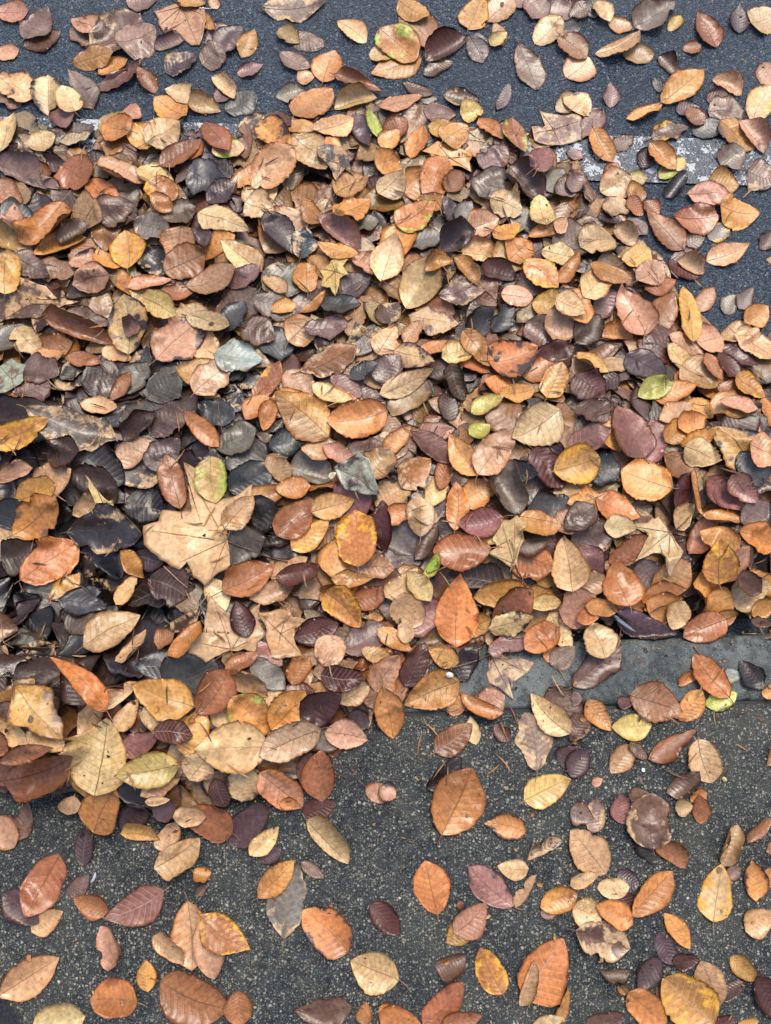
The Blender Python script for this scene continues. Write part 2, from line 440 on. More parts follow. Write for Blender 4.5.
def make_blade(base, tip, Wd, flags, nu=21, nv=11, seed=0, flat=1.0, lean=0.0, crumple=0.0, ragged=0.0):
    """returns settled grid (nu, nv, 3) in world space"""
    R = np.random.default_rng(seed)
    d = tip - base; base = base - d * 0.03; d = d * 1.07; L = np.linalg.norm(d); ex = d / L; ey = np.array([-ex[1], ex[0]])
    u = np.linspace(0, 1, nu); v = np.linspace(-1, 1, nv)
    wu = np.interp(u ** R.uniform(0.97, 1.13), PU, PW_)
    wu = wu ** np.clip(1.32 - 0.60 * Wd / L, .80, 1.0)          # broad leaves are rounder
    if 'r' in flags: K = 2.1 * R.uniform(.9, 1.15)
    elif 'c' in flags: K = R.uniform(0.85, 1.25)
    elif 'd' in flags: K = -R.uniform(0.6, 0.85)
    else: K = R.choice([-1, 1], p=[.2, .8]) * R.uniform(0.10, 0.60)
    K *= flat
    half = Wd / 2 * 1.13
    th = (v[None, :] * wu[:, None]) * K * (1 + 0.22 * np.sin(R.uniform(0, 6.3) + 3.2 * u)[:, None])
    if 'k' in flags or 'c' in flags: th = th * (1 + 0.5 * np.sign(v)[None, :] * R.choice([-1, 1]))
    Kk = K if abs(K) > 1e-3 else 1e-3
    Y = np.sin(th) / Kk; Z = (1 - np.cos(th)) / Kk
    sc = 1.0 / max(np.abs(Y).max(), 1e-3)
    Y = Y * sc * half; Z = Z * sc * half
    fold = R.uniform(0.0, 0.22) * flat
    Z = Z + fold * np.abs(Y)
    # margin: shallow scallops at the ends of the lateral veins, ragged if torn
    ph = 9.5 * u + R.uniform(0, 6.3)
    sca = 1 + 0.022 * np.sin(2 * math.pi * 9.5 * u + 1.0) + 0.02 * R.normal(size=nu) * (1.0 if nu > 15 else 0.4)
    sl = sca.copy()
    if ragged > 0:
        def jag():
            q_ = np.interp(u, np.linspace(0, 1, 8), R.uniform(-1, .35, 8)) * ragged + R.normal(0, .07, nu) * ragged
            if R.random() < .4: q_ = q_ - .55 * (np.abs(np.sin(math.pi * (u * R.uniform(1.6, 2.6) + R.random()))) ** 2.5) * min(1, ragged * 2)
            return q_
        sca = sca + jag(); sl = sl + jag()
    if 'k' in flags:
        c = R.uniform(.3, .8); sca = sca - 0.7 * np.exp(-((u - c) / 0.07) ** 2) - 0.12 * R.random(nu)
        sl = sl - 0.12 * R.random(nu)
    if 'p' in flags or 's' in flags:
        c = R.uniform(.25, .85); sl = sl - R.uniform(.05, .3) * np.exp(-((u - c) / 0.05) ** 2)
    w2 = np.where(v[None, :] > 0, sca[:, None], sl[:, None])
    Y = Y * (1 + (w2 - 1) * np.abs(v)[None, :] ** 2)
    X = np.repeat((u * L)[:, None], nv, 1) + 0.0
    Y = np.where(v[None, :] > 0, Y * R.uniform(.88, 1.06), Y * R.uniform(.88, 1.06))
    # sideways bend of the midrib
    Y = Y + (R.uniform(-0.07, 0.07) * L * np.sin(math.pi * u))[:, None]
    # ribs between the lateral veins
    av = np.abs(v)[None, :]
    Z = Z + flat * L * 0.0022 * R.uniform(0.3, 1.0) * np.cos(2 * math.pi * 9.5 * (u[:, None] - 0.17 * av)) * av
    # wavy margin, a different wave on each side
    for sgn in (-1, 1):
        fr_, am = R.uniform(2.2, 5.2), R.uniform(.004, .020) * L * (0.6 + 0.4 * flat)
        Z = Z + np.where(np.sign(v)[None, :] == sgn, am * np.sin(2 * math.pi * fr_ * u[:, None] + R.uniform(0, 6.3)) * av ** 2.2, 0)
    if crumple > 0:                                             # dried or trodden: creases running in all directions
        for _ in range(6):
            a_ = R.uniform(0, math.pi); f_ = R.uniform(1.2, 5.5)
            tt = math.cos(a_) * u[:, None] * f_ + math.sin(a_) * v[None, :] * f_ * .45 + R.uniform(0, 9)
            Z = Z + crumple * L * R.uniform(.3, 1.0) * (np.abs((tt % 2) - 1) - .5) / f_ ** .5
    # lengthways bow, end curl, twist and a few random buckles
    kl = R.uniform(-0.34, 0.62) * flat
    a = kl * (u - 0.5)[:, None]
    Z = Z + L * 0.5 * kl * ((u - 0.5) ** 2)[:, None]
    if R.random() < 0.45: Z = Z + flat * L * R.uniform(0.0, 0.55) * (np.clip(u - 0.72, 0, 1) ** 1.6)[:, None]
    if R.random() < 0.3: Z = Z + flat * L * R.uniform(0.0, 0.5) * (np.clip(0.25 - u, 0, 1) ** 1.5)[:, None]
    Z = Z + flat * R.uniform(-0.22, 0.22) * (u[:, None] - 0.5) * Y
    for _ in range(3):
        f1, f2 = R.uniform(2, 9), R.uniform(-3.5, 3.5)
        Z = Z + flat * L * R.uniform(0.002, 0.011) * np.sin(f1 * u[:, None] + f2 * v[None, :] + R.uniform(0, 6.3)) * (0.3 + av)
    P = np.empty((nu, nv, 3))
    P[..., 0] = base[0] + X * ex[0] + Y * ey[0]
    P[..., 1] = base[1] + X * ex[1] + Y * ey[1]
    P[..., 2] = Z
    return settle(P, pct=80 if flat > .5 else 70, lean=R.normal(0, 1, 2) * lean)

def make_maple(poly_px, ctr_px, seed, nr=13):
    """lobed leaf: rings from the centre out to a traced outline laid on the litter; columns go round"""
    R = np.random.default_rng(seed)
    pts = []; n = len(poly_px)
    for i in range(n):
        a = np.array(poly_px[i], float); b = np.array(poly_px[(i + 1) % n], float)
        m = max(2, int(np.linalg.norm(b - a) / 5))
        for t in np.arange(m) / m:
            q = a + (b - a) * t
            if t > 0: q = q + R.normal(0, 0.7, 2)
            pts.append(q)
    pts.append(pts[0])
    c = hit(*ctr_px)
    zc = 0.0
    W_ = np.array([at(q[0], q[1], blur_h(c)) for q in pts]); 
    c = at(*ctr_px, blur_h(c))
    r = (np.linspace(0.02, 1, nr) ** 0.85)[:, None, None]
    XY = c + (W_ - c)[None] * r
    size = np.linalg.norm(W_ - c, axis=1).max()
    ang = np.arctan2((W_ - c)[:, 1], (W_ - c)[:, 0])
    dist = np.linalg.norm(XY - c, axis=-1)
    f = dist / size
    Z = size * (R.uniform(0.04, 0.10) * np.sin(2 * ang + R.uniform(0, 6))[None] + R.uniform(0.03, 0.08) * np.sin(3 * ang + R.uniform(0, 6))[None] + 0.08) * f ** 2
    Z = Z * .7 + size * 0.008 * np.sin(11 * ang)[None] * f
    P = np.concatenate([XY, Z[..., None]], -1)
    return settle(P, pct=80), c

THICK = 0.00028
def blade_mesh(P, closed=False):
    """top and under skin joined round the margin"""
    nu, nv = P.shape[:2]
    N = grid_normals(P)
    top = P.reshape(-1, 3); bot = (P - N * THICK).reshape(-1, 3)
    V = np.concatenate([top, bot]); n = nu * nv
    i, j = np.mgrid[0:nu - 1, 0:nv - 1]; a = (i * nv + j).ravel()
    q = np.stack([a, a + nv, a + nv + 1, a + 1], 1)
    F = [q, q[:, ::-1] + n]
    if closed:
        b = (nu - 1) * nv + np.arange(nv - 1); F.append(np.stack([b, b + n, b + n + 1, b + 1], 1))
    else:
        for k_ in (0, nv - 1):
            b = np.arange(nu - 1) * nv + k_
            F.append(np.stack([b, b + nv, b + nv + n, b + n], 1) if k_ == 0 else np.stack([b, b + n, b + n + nv, b + nv], 1))
        for k_ in (0, nu - 1):
            b = k_ * nv + np.arange(nv - 1)
            F.append(np.stack([b, b + n, b + n + 1, b + 1], 1))
    return V, np.concatenate(F)

def traits(P, code, flags, seed, maple=False, wet=1.0):
    """per-point colour and pattern settings"""
    R = np.random.default_rng(seed + 7)
    nu, nv = P.shape[:2]; n = nu * nv
    c = np.array(PAL[code], float)
    c = c * R.normal(1, 0.055) * (1 + R.normal(0, 0.022, 3))
    c1 = np.clip((lin(np.clip(c, 4, 250)) ** 1.09) * np.array([1.05, 1.06, 0.99]) * ALB * wet, 0.004, 0.82)  # wet darkens the colour: soaked rot, and in filler also gap shade
    if 'g' in flags: c2, pa = lin((176, 196, 92)), R.uniform(.45, .6)
    elif 'b' in flags: c2, pa = lin((62, 52, 54)), R.uniform(.5, .66)
    elif 'y' in flags: c2, pa = lin((226, 172, 66)), R.uniform(.5, .8)
    elif 'p' in flags: c2, pa = (lin((196, 170, 132)), R.uniform(.5, .75)) if c.mean() < 130 else (lin((110, 88, 74)), R.uniform(.4, .65))
    elif maple: c2, pa = c1 * np.array([.8, .7, .6]), .12
    else:
        t = R.random()
        c2 = c1 * np.array([.55, .46, .44]) if t < .5 else (np.minimum(c1 * np.array([1.25, 1.22, 1.15]), .8) if t < .8 else c1 * np.array([1.05, .74, .55]))
        pa = R.uniform(.1, .5)
    c2 = c2 * (ALB if 'gbyp'.find(flags[:1]) >= 0 and flags[:1] else 1)
    va = 0.75 if 'v' in flags else (-0.9 if 'w' in flags else R.choice([0.2, 0.35, 0.05, -0.35], p=[.35, .25, .2, .2]))
    sa = 0.9 if 's' in flags else (0.35 if R.random() < .35 else 0.0)
    if maple:
        u = np.repeat(np.linspace(0, 1, nu)[:, None], nv, 1); v = np.ones((nu, nv)); rim = u
    else:
        u = np.repeat(np.linspace(0, 1, nu)[:, None], nv, 1); v = np.repeat(np.linspace(-1, 1, nv)[None], nu, 0); rim = np.abs(v)
    rn = R.random()
    co = np.stack([u, v, np.full_like(u, rn)], -1).reshape(-1, 3)
    # pigment drifts: half against half, stalk against tip, margin against middle
    kk = np.ones((nu, nv, 3))
    kk *= (1 + R.normal(0, .10) * np.tanh(v * 6))[..., None] ** np.array([1, 1.1, 1.3]) if not maple else 1
    kk *= (np.clip(1 + R.normal(0, .16) * (u - .45) * 2, .6, 1.4))[..., None] ** np.array([1, 1.15, 1.35])
    em = np.clip(rim - R.uniform(.25, .6), 0, 1)[..., None] * (0.0 if maple else 1.0)
    kk *= 1 + em * (np.array([.05, -.25, -.55]) if R.random() < .55 else np.array([-.3, -.42, -.45]) if R.random() < .4 else np.array([.22, .2, .1])) * R.uniform(.2, 1.3)
    A1 = np.concatenate([np.clip(c1 * kk.reshape(-1, 3), .003, .85), np.ones((n, 1))], 1); A2 = np.tile(np.append(c2, 1.0), (n, 1))
    T = np.stack([np.full(n, va), np.full(n, sa), np.full(n, pa), rim.ravel()], 1)
    return [np.concatenate([q, q]) for q in (A1, A2, co, T)]

def write_attrs(me, at4):
    for nm, ty, arr, key in (('leaf_colour', 'FLOAT_COLOR', at4[0], 'color'), ('second_colour', 'FLOAT_COLOR', at4[1], 'color'),
                             ('leaf_coord', 'FLOAT_VECTOR', at4[2], 'vector'), ('leaf_traits', 'FLOAT_COLOR', at4[3], 'color')):
        a = me.attributes.new(nm, ty, 'POINT'); a.data.foreach_set(key, np.ascontiguousarray(arr, dtype=np.float32).ravel())

def quad_mesh(name, V, F):
    me = bpy.data.meshes.new(name)
    nf = len(F)
    me.vertices.add(len(V)); me.vertices.foreach_set('co', np.ascontiguousarray(V, dtype=np.float32).ravel())
    me.loops.add(nf * 4); me.loops.foreach_set('vertex_index', np.ascontiguousarray(F, dtype=np.int32).ravel())
    me.polygons.add(nf); me.polygons.foreach_set('loop_start', np.arange(nf, dtype=np.int32) * 4)
    me.update(calc_edges=True); me.validate()
    me.polygons.foreach_set('use_smooth', np.ones(len(me.polygons), bool))
    return me

def tube(path, r0, r1, sides=6):
    path = np.asarray(path, float); n = len(path); V = []; F = []
    t = np.gradient(path, axis=0); t /= np.linalg.norm(t, axis=1, keepdims=True) + 1e-12
    for i in range(n):
        s = np.cross(t[i], (0, 0, 1)); s = s / (np.linalg.norm(s) + 1e-9); b = np.cross(s, t[i])
        r = r0 + (r1 - r0) * i / (n - 1)
        for k_ in range(sides):
            a = 2 * math.pi * k_ / sides; V.append(path[i] + r * (math.cos(a) * s + math.sin(a) * b))
    for i in range(n - 1):
        for k_ in range(sides):
            F.append((i * sides + k_, i * sides + (k_ + 1) % sides, (i + 1) * sides + (k_ + 1) % sides, (i + 1) * sides + k_))
    F.append(tuple(range(sides))[::-1]); F.append(tuple((n - 1) * sides + k_ for k_ in range(sides)))
    return V, F

# ------------------------------------------------------------------ the catalogue of leaves
# tile origin lines start with @; then stalk end, tip, width (in 1/3.855 px), colour code, traits
DATA = '''
@0 0
-10 50 108 45 90 pk .
100 155 185 35 110 ma .
95 180 230 130 90 br -
-15 215 72 200 62 cr .
400 110 278 80 80 pk v
380 170 275 110 90 ma -
360 190 540 70 140 br p
460 180 600 120 150 ma vp
710 160 600 195 60 ma c
490 10 605 0 80 ma .
690 -10 790 20 70 oc +
640 280 760 215 85 pl p
385 290 490 235 60 oc .
285 250 440 220 80 oc +
365 340 540 240 110 br k
600 360 540 285 65 ru .
-20 360 80 410 90 ma -
0 300 145 370 130 cr sp
190 445 185 295 105 cr b+
360 420 265 275 100 ma .
300 450 245 350 95 cr s+
270 525 220 400 90 ma .
20 615 45 430 110 cr +
110 560 205 515 75 cr -
385 450 500 510 110 ta g
510 480 520 395 65 pk +
510 525 395 470 110 oc +
510 560 600 490 110 oc .
600 380 720 465 100 oc y
570 560 690 480 120 ta .
622 640 771 555 90 ru +
640 350 790 440 110 cr k
0 640 215 720 150 ma k
400 615 565 690 110 ta bc
240 640 345 720 130 ru .
100 620 180 660 60 ru -
580 710 675 771 100 or y+
-10 700 70 790 90 ru -
350 690 450 790 90 or -
560 670 640 690 60 ye .
@190 0
85 -5 105 35 40 cr .
285 40 525 10 110 ma pv
345 110 420 170 70 ta s
400 150 515 180 80 ma b-
200 225 250 125 65 oc s
65 180 165 110 100 ma -
110 200 200 100 90 pl -
50 250 130 200 90 ma -
185 290 280 250 55 ma +
570 85 675 165 75 cr +
350 205 460 265 75 ma s
515 320 560 200 110 oc +
560 300 735 365 60 ru c+
415 310 480 290 60 ta -
335 375 435 350 75 gy s
410 470 545 350 125 or s+
345 475 485 490 60 oc -
480 520 625 460 105 cr v+
560 420 715 385 65 ta c
640 430 690 575 75 pl .
690 430 730 540 50 gr +
268 460 395 590 115 oc b
250 720 395 600 130 pk +
55 460 155 610 95 ru +
400 520 520 640 130 ta -
530 560 590 600 55 or -
10 670 130 720 130 sl -
180 720 260 640 70 oc .
95 600 205 570 70 cr g
70 771 175 710 90 pl .
-20 620 40 540 75 or .
290 435 390 500 80 rb -
220 770 320 730 80 cr -
570 771 680 690 90 oc .
140 430 255 370 100 sl -
100 390 150 350 70 ma -
0 420 115 430 85 ta c
85 300 170 385 60 cr c
50 50 100 130 50 oc -
@380 0
75 60 210 190 105 pk .
75 0 185 85 80 oc +
155 230 -30 290 100 oc .
-40 210 55 220 70 ta .
0 120 135 240 120 oc g+
410 85 510 0 95 pk .
340 115 390 -10 115 oc sy+
510 20 560 0 60 ma -
335 150 180 245 95 rb c+
345 150 395 240 80 pl +
440 90 470 180 50 ta -
425 180 485 130 55 ye +
170 290 280 240 60 br -
350 140 420 190 80 sl -
535 180 605 345 105 ma v+
495 325 450 425 50 pl .
600 170 690 80 100 cr v+
560 0 640 70 90 ma .
640 40 771 60 110 ma -
690 120 771 110 60 sl -
690 150 790 230 85 ru +
720 300 805 230 110 cr .
680 430 771 370 90 cr p
460 480 520 635 80 br -
510 450 550 610 90 ru g+
590 705 650 560 100 ro +
310 440 395 430 85 ye +
385 450 465 560 80 oc p
190 490 335 520 100 oc .
245 555 335 480 100 oc .
0 420 160 370 85 pk v+
90 320 200 370 60 br -
250 370 380 390 80 br p
170 440 290 440 90 ma -
20 520 100 460 90 ru -
5 580 70 520 70 oc +
120 615 165 500 75 or .
190 771 250 615 120 or .
260 750 310 660 70 ru +
0 760 85 690 100 pk +
0 600 70 670 60 oc -
390 650 480 570 100 ma -
390 750 470 660 110 ma -
500 650 630 760 90 br r
640 730 710 650 90 gy -
680 750 771 670 90 ma -
135 710 190 670 60 oc -
@571 0
0 75 50 20 70 br p
140 90 260 105 55 pk .
95 5 145 90 70 cr s+
245 110 395 10 130 gy s
60 60 130 0 90 sl -
200 215 315 215 70 pk .
95 210 255 130 85 ta c+
375 120 420 65 45 ye .
555 185 490 55 95 ru s+
430 190 500 180 45 ru .
645 130 650 25 70 pl .
690 100 790 60 110 cr s+
735 250 790 330 80 pk .
215 460 345 405 60 oc vc
335 220 400 300 65 br c
345 405 500 275 105 oc v+
320 300 340 360 40 db -
150 415 150 320 65 ma s
700 470 771 340 110 cr y
545 310 650 370 75 ta c
520 380 620 380 80 rb -
530 430 660 430 110 ma -
310 540 450 490 80 br y
440 430 510 480 60 ru .
405 430 500 420 60 pl -
470 520 580 480 90 sl -
85 500 155 625 80 or +
165 580 235 530 70 br .
570 480 690 580 110 oc p
650 470 740 590 80 pk c
270 650 325 570 75 pl .
305 555 400 655 80 oc +
400 660 435 610 55 ye .
340 690 400 640 60 ta g-
365 760 440 670 55 sl r
215 690 290 690 55 ye -
135 690 180 630 55 ru -
115 740 220 690 120 cr .
210 750 290 750 70 oc .
450 750 600 760 90 pk +
530 700 640 720 110 oc .
580 640 660 580 110 gy p
680 660 790 700 120 br p
0 740 45 660 90 ma -
0 620 30 580 70 ma .
0 430 60 370 110 cr p
20 540 115 430 110 ma -
@0 200
235 10 100 175 140 or c+
-10 150 100 180 90 oc c
20 355 35 205 110 oc y+
85 110 60 35 45 pk .
55 220 185 290 100 ma v
20 60 100 60 90 sl -
300 50 380 80 90 ta .
395 60 490 10 90 ma -
150 220 320 150 90 oc c
240 170 340 100 70 br c
280 250 410 240 90 pk b
420 300 290 330 85 pk v+
500 270 480 125 120 oc y+
390 200 460 250 70 or c
530 90 650 130 110 gy p
590 -10 660 30 60 or +
630 70 740 20 90 br -
705 130 700 250 130 ta v
650 290 790 230 110 ru v+
540 200 640 290 110 db p-
470 290 515 360 35 or .
515 355 655 310 60 pk +
610 370 720 350 60 ru -
260 370 430 340 70 br c
270 440 420 470 70 br -
205 480 440 555 70 ru c+
500 590 495 400 135 cr bv+
485 520 545 500 70 ma c+
520 370 685 470 100 ye vs
560 580 630 510 50 cr r
620 620 771 480 170 pk b
0 580 70 490 100 gy -
70 500 150 590 90 cr p
150 560 240 540 60 ru -
150 610 220 590 50 or .
275 605 400 640 60 ru +
400 580 510 620 70 ta s
100 640 225 680 120 ma .
340 700 440 680 110 br s-
80 771 150 730 70 rb -
510 660 570 590 60 sl p
500 740 560 650 80 gy s
600 740 660 690 80 gy .
750 690 790 640 70 oc .
440 760 490 680 40 ru .
660 690 740 640 90 sl -
710 460 771 440 70 ta -
@190 200
40 50 220 120 100 cr v+
60 200 150 150 60 or -
275 290 130 170 110 ta v
0 340 175 290 100 pk +
30 70 65 190 60 pl .
165 320 255 280 60 ma .
220 20 320 60 110 cr p
430 60 300 200 160 ta -
300 80 400 215 90 pl v+
430 240 440 125 95 bk p+
440 0 500 100 70 or .
500 80 650 195 80 ro c+
580 100 720 80 90 gy v
565 90 685 0 100 oc v+
500 170 640 220 60 oc d+
740 320 790 150 110 cr +
455 350 450 250 85 oc .
285 300 370 360 60 ta +
310 290 395 330 110 gy p-
430 430 510 350 70 oc k
255 400 400 440 110 gy p
320 440 405 400 50 oc +
120 460 250 360 150 ma -
130 480 190 400 80 sl -
0 450 155 510 80 ta +
0 480 110 620 120 ta -
225 500 300 520 90 br .
275 560 390 520 110 sl -
105 600 270 620 130 gg p+
30 750 145 640 110 ta s
255 765 345 640 80 ru y
380 660 470 771 100 pk .
390 560 470 480 110 cr v
450 500 600 480 100 ma .
440 670 630 580 110 ru p
550 680 650 760 80 ro .
620 690 720 640 70 sl +
480 720 620 771 70 cr +
680 700 771 640 90 ta .
690 410 771 460 80 ta v
580 350 680 300 90 pl -
500 400 650 420 90 sl -
660 230 700 265 45 pk .
330 765 440 760 50 oc .
@380 200
70 110 200 40 110 or vg+
160 10 240 25 50 oc .
250 0 310 100 75 pl .
300 110 350 10 60 gy .
340 120 450 80 90 pk v
430 10 540 40 90 cr p
440 160 535 95 75 oc y+
630 115 610 0 80 ye g+
580 150 685 130 50 or c
680 130 715 80 50 ta +
240 200 355 150 90 pl c+
90 170 230 150 90 gy -
60 190 70 125 70 oc -
105 410 190 250 150 cr +
180 270 275 240 60 oc c+
160 400 260 430 70 ru -
320 220 480 230 110 ta c
290 220 370 330 70 oc c
390 300 520 300 90 rb c+
470 260 520 200 90 ta .
500 230 580 160 100 oc v
560 240 675 340 100 or y+
530 340 620 300 90 br .
640 200 730 230 80 cr .
680 320 755 220 75 or c
700 180 771 150 90 ma -
470 375 580 385 75 cr +
680 390 790 430 85 cr +
625 410 690 430 50 oc .
240 360 390 340 100 ma p-
0 480 70 390 90 br p
0 580 50 500 80 ta s
120 440 290 480 110 cr p-
420 640 590 580 140 or b+
325 515 420 625 75 or .
570 480 670 580 120 ma .
655 470 750 500 100 ta .
620 640 740 570 130 rb .
570 680 650 650 70 or .
640 765 690 640 85 oc d+
60 590 200 640 90 cr b
10 750 195 665 75 cr v+
170 570 280 560 50 oc c-
405 700 520 730 70 oc .
290 610 410 650 60 or -
190 660 310 640 80 br -
270 650 320 771 60 br r
280 590 340 570 50 ye -
100 560 160 490 60 ta .
0 680 60 620 90 ma .
440 500 500 400 40 sl -
470 760 580 730 70 oc v
@571 200
120 50 220 10 90 cr p
100 70 200 80 60 pl -
220 0 275 60 60 ru .
280 10 335 60 60 ru .
40 190 160 150 120 ta s+
165 110 245 180 70 ta c
200 150 290 90 90 gy -
200 250 300 180 90 oc .
425 195 290 55 100 ru +
390 80 560 70 115 ru v+
420 190 510 140 80 br -
470 0 570 20 70 pk .
565 40 715 60 120 oc yd+
530 150 600 100 70 gy sy
525 235 675 180 85 cr s+
380 230 500 290 120 rb -
410 240 505 290 60 ta c+
730 190 790 130 80 br .
70 270 220 310 70 or d+
280 360 405 300 70 ru .
245 330 345 240 105 pk +
270 530 190 355 130 pk +
330 500 400 360 110 ru -
450 560 440 330 85 oc y+
490 430 545 345 65 pk .
590 440 640 370 70 gy .
645 420 700 340 65 gy v
665 480 755 410 90 oc +
570 540 660 470 110 ta c
640 520 760 620 90 cr v
590 560 700 640 80 rb -
500 550 560 530 80 pk .
110 520 225 540 80 oc c
20 550 105 450 110 br .
90 470 160 370 90 ma -
0 370 50 450 100 oc .
70 360 110 320 60 cr .
225 590 340 690 110 pl +
310 590 370 550 80 rb -
380 530 520 600 80 pk -
370 570 490 650 75 cr v
430 660 530 720 110 ta v
265 755 385 710 80 gr +
320 771 470 720 60 or .
30 590 130 670 70 oc c
20 680 110 771 120 rb .
120 650 220 640 50 ta -
530 590 570 700 50 ru .
570 600 640 690 80 rb .
630 690 735 760 90 oc y+
530 720 600 700 80 or -
600 720 680 771 80 ru -
@0 400
0 60 70 20 60 or -
-15 185 210 105 80 or y+
50 70 140 40 90 pl -
150 60 430 150 130 gy p
340 20 430 30 50 ta .
460 70 590 30 90 gy p
480 150 600 60 80 br c
460 230 540 170 60 pk -
330 220 450 300 180 sl -
180 200 320 210 100 br v+
300 350 400 320 120 br -
170 330 260 300 90 ta -
80 370 180 340 80 oc -
70 520 245 410 140 or p+
110 690 290 560 130 or d+
0 480 90 400 100 sl .
0 310 110 270 60 pk c-
300 430 390 400 60 ta .
270 510 550 530 150 sl p+
520 600 640 640 80 pl .
700 415 650 230 90 ru +
210 755 290 680 70 oc .
250 771 385 740 80 sl .
470 771 520 690 60 cr .
480 600 545 670 60 oc .
590 700 680 740 110 br -
590 100 680 40 90 ma -
600 230 660 180 70 ma .
0 560 60 520 90 ta -
30 600 110 580 90 br -
500 400 600 420 110 db -
@190 400
0 75 110 185 70 or +
85 230 100 390 105 ye g+
230 60 285 0 70 oc .
285 110 325 0 50 or .
525 140 345 0 150 oc v+
160 250 270 180 130 gy -
170 330 290 260 100 sl -
50 20 150 60 100 sl -
130 170 220 120 90 gy -
320 190 450 150 90 sl .
750 50 545 95 125 or +
500 -10 640 10 60 ta .
310 230 380 310 75 ta +
410 270 520 300 120 gy c-
540 190 600 220 50 pk .
460 170 540 180 60 ta -
620 200 730 180 80 br -
240 370 360 330 60 or -
340 350 460 340 75 oc +
150 500 240 380 90 oc d+
345 520 460 390 120 ru +
210 480 300 420 100 db -
600 400 655 380 70 ro -
480 440 625 390 95 oc +
560 640 590 560 80 oc -
650 640 640 440 140 or dy+
400 570 530 460 60 oc .
730 520 740 400 60 rb .
150 600 270 550 120 gy -
150 740 310 640 120 ru +
330 670 430 620 70 cr -
340 680 490 640 100 rb c+
250 771 400 720 80 ta .
510 771 640 730 90 oc yc
640 650 760 650 90 ta v-
570 690 680 690 40 oc .
650 771 740 740 60 ru .
700 300 771 200 130 ta p
80 720 110 771 40 cr .
@380 400
125 145 285 240 75 ro v+
345 140 420 100 70 gr +
380 290 275 135 105 oc +
380 290 505 130 110 ta +
30 190 110 100 70 oc -
170 130 260 110 60 ro -
365 40 460 0 60 ye .
680 50 510 160 150 cr v+
590 200 700 330 120 rb .
672 280 825 240 130 oc y+
680 370 790 340 80 cr p-
500 290 570 290 50 sl .
540 350 630 330 90 br -
450 250 530 440 90 gy r
285 500 290 335 80 or d+
155 525 150 385 100 ta +
410 520 470 490 40 ye -
460 460 305 485 110 ro +
415 575 215 590 140 ru w+
530 600 640 640 110 or v
0 420 100 330 130 ta pb-
90 340 190 230 110 oc p-
320 390 440 320 110 oc s-
190 390 225 310 40 cr .
240 320 265 250 35 ru .
300 320 335 265 40 br .
30 460 100 430 50 or .
20 570 10 420 60 rb .
50 500 110 560 80 gy -
150 590 200 500 60 br c
175 680 220 600 40 gr +
45 740 120 670 70 ta .
110 670 190 771 80 ta +
735 730 700 545 130 cr v+
630 700 670 590 90 oc -
370 760 560 730 110 oc .
440 840 570 745 110 ru +
290 940 300 700 150 or +
600 430 720 430 110 sl -
640 560 710 520 90 rb -
550 550 630 540 90 br .
700 500 771 430 80 pk .
580 460 650 480 70 oc c
580 755 660 771 50 oc .
@571 400
270 260 350 90 130 ro .
270 220 180 40 140 ro +
120 70 190 180 70 oc -
0 190 120 140 90 ro -
45 30 110 80 80 br .
340 80 470 10 90 ta .
420 60 560 20 90 oc -
540 0 640 80 100 oc .
720 10 790 100 80 or +
600 0 700 30 50 pk .
375 150 430 90 70 oc v
430 100 495 70 60 oc .
690 300 540 130 160 oc bv
420 180 540 120 70 oc +
380 230 460 290 90 ru .
435 190 555 240 95 cr +
70 290 175 260 100 sl .
360 350 195 285 130 oc +
360 300 400 420 80 br -
400 410 460 290 80 rb .
465 280 500 440 35 or c+
545 320 640 410 90 ro -
605 305 690 400 75 ro v+
700 340 771 270 100 ma .
680 230 720 290 60 sl .
720 200 771 220 60 ta .
95 375 0 400 75 oc v
100 385 250 450 110 or +
130 490 250 490 80 cr +
0 480 70 420 80 br .
30 540 140 500 110 br p-
155 620 285 535 90 ru .
210 790 170 630 140 or +
40 580 110 690 90 ro .
0 760 130 690 90 ta .
260 630 340 750 110 ma .
340 720 420 660 90 ta .
290 771 410 740 60 or .
410 480 450 430 50 ta .
440 590 510 450 90 ru c
625 580 505 510 90 oc +
520 440 650 460 60 oc c
640 480 740 410 100 ma v
625 520 790 560 100 or +
590 690 670 580 100 pk .
575 700 550 555 100 oc y+
620 680 720 740 70 br +
705 680 760 700 60 oc c
500 690 570 771 90 oc c
640 760 720 730 80 cr .
390 650 450 560 90 br -
400 720 500 720 70 br -
580 700 640 771 80 br -
@0 600
355 175 525 65 130 ta v+
260 50 380 100 110 ma .
240 0 400 30 90 sl .
390 420 240 235 80 or +
50 310 250 230 100 br .
390 390 350 250 110 br .
600 160 670 130 75 ru +
680 210 771 90 100 or c+
470 230 560 120 60 ta c
430 410 530 330 80 cr k
455 485 520 400 60 cr .
110 400 180 330 80 oc p
80 400 180 500 100 ma .
190 340 340 505 140 oc p+
40 470 210 560 100 cr .
60 560 -20 490 80 ru .
0 660 60 590 110 ru .
30 690 290 600 150 ru c+
80 610 260 560 60 ru +
300 650 380 760 100 ta -
370 890 480 710 150 or .
375 735 430 470 180 cr v+
550 750 690 660 90 ta v
685 635 475 670 130 ye v+
550 440 760 540 110 cr .
745 405 525 330 145 oc +
505 565 600 530 60 ro .
590 510 745 520 85 rb w+
690 570 771 650 120 cr p
280 580 420 470 60 rb -
0 700 50 720 60 br -
540 250 700 230 120 sl -
700 300 771 270 100 sl -
230 510 300 550 60 ta .
340 480 370 410 40 ta -
@190 600
220 135 180 10 80 rb +
530 -20 650 100 110 oc yv+
430 140 540 100 60 rb -
500 150 575 240 110 pk d+
145 270 260 210 60 ru +
260 180 330 230 50 ro -
395 320 455 225 75 or +
610 180 730 110 100 ma -
680 200 771 240 50 ta .
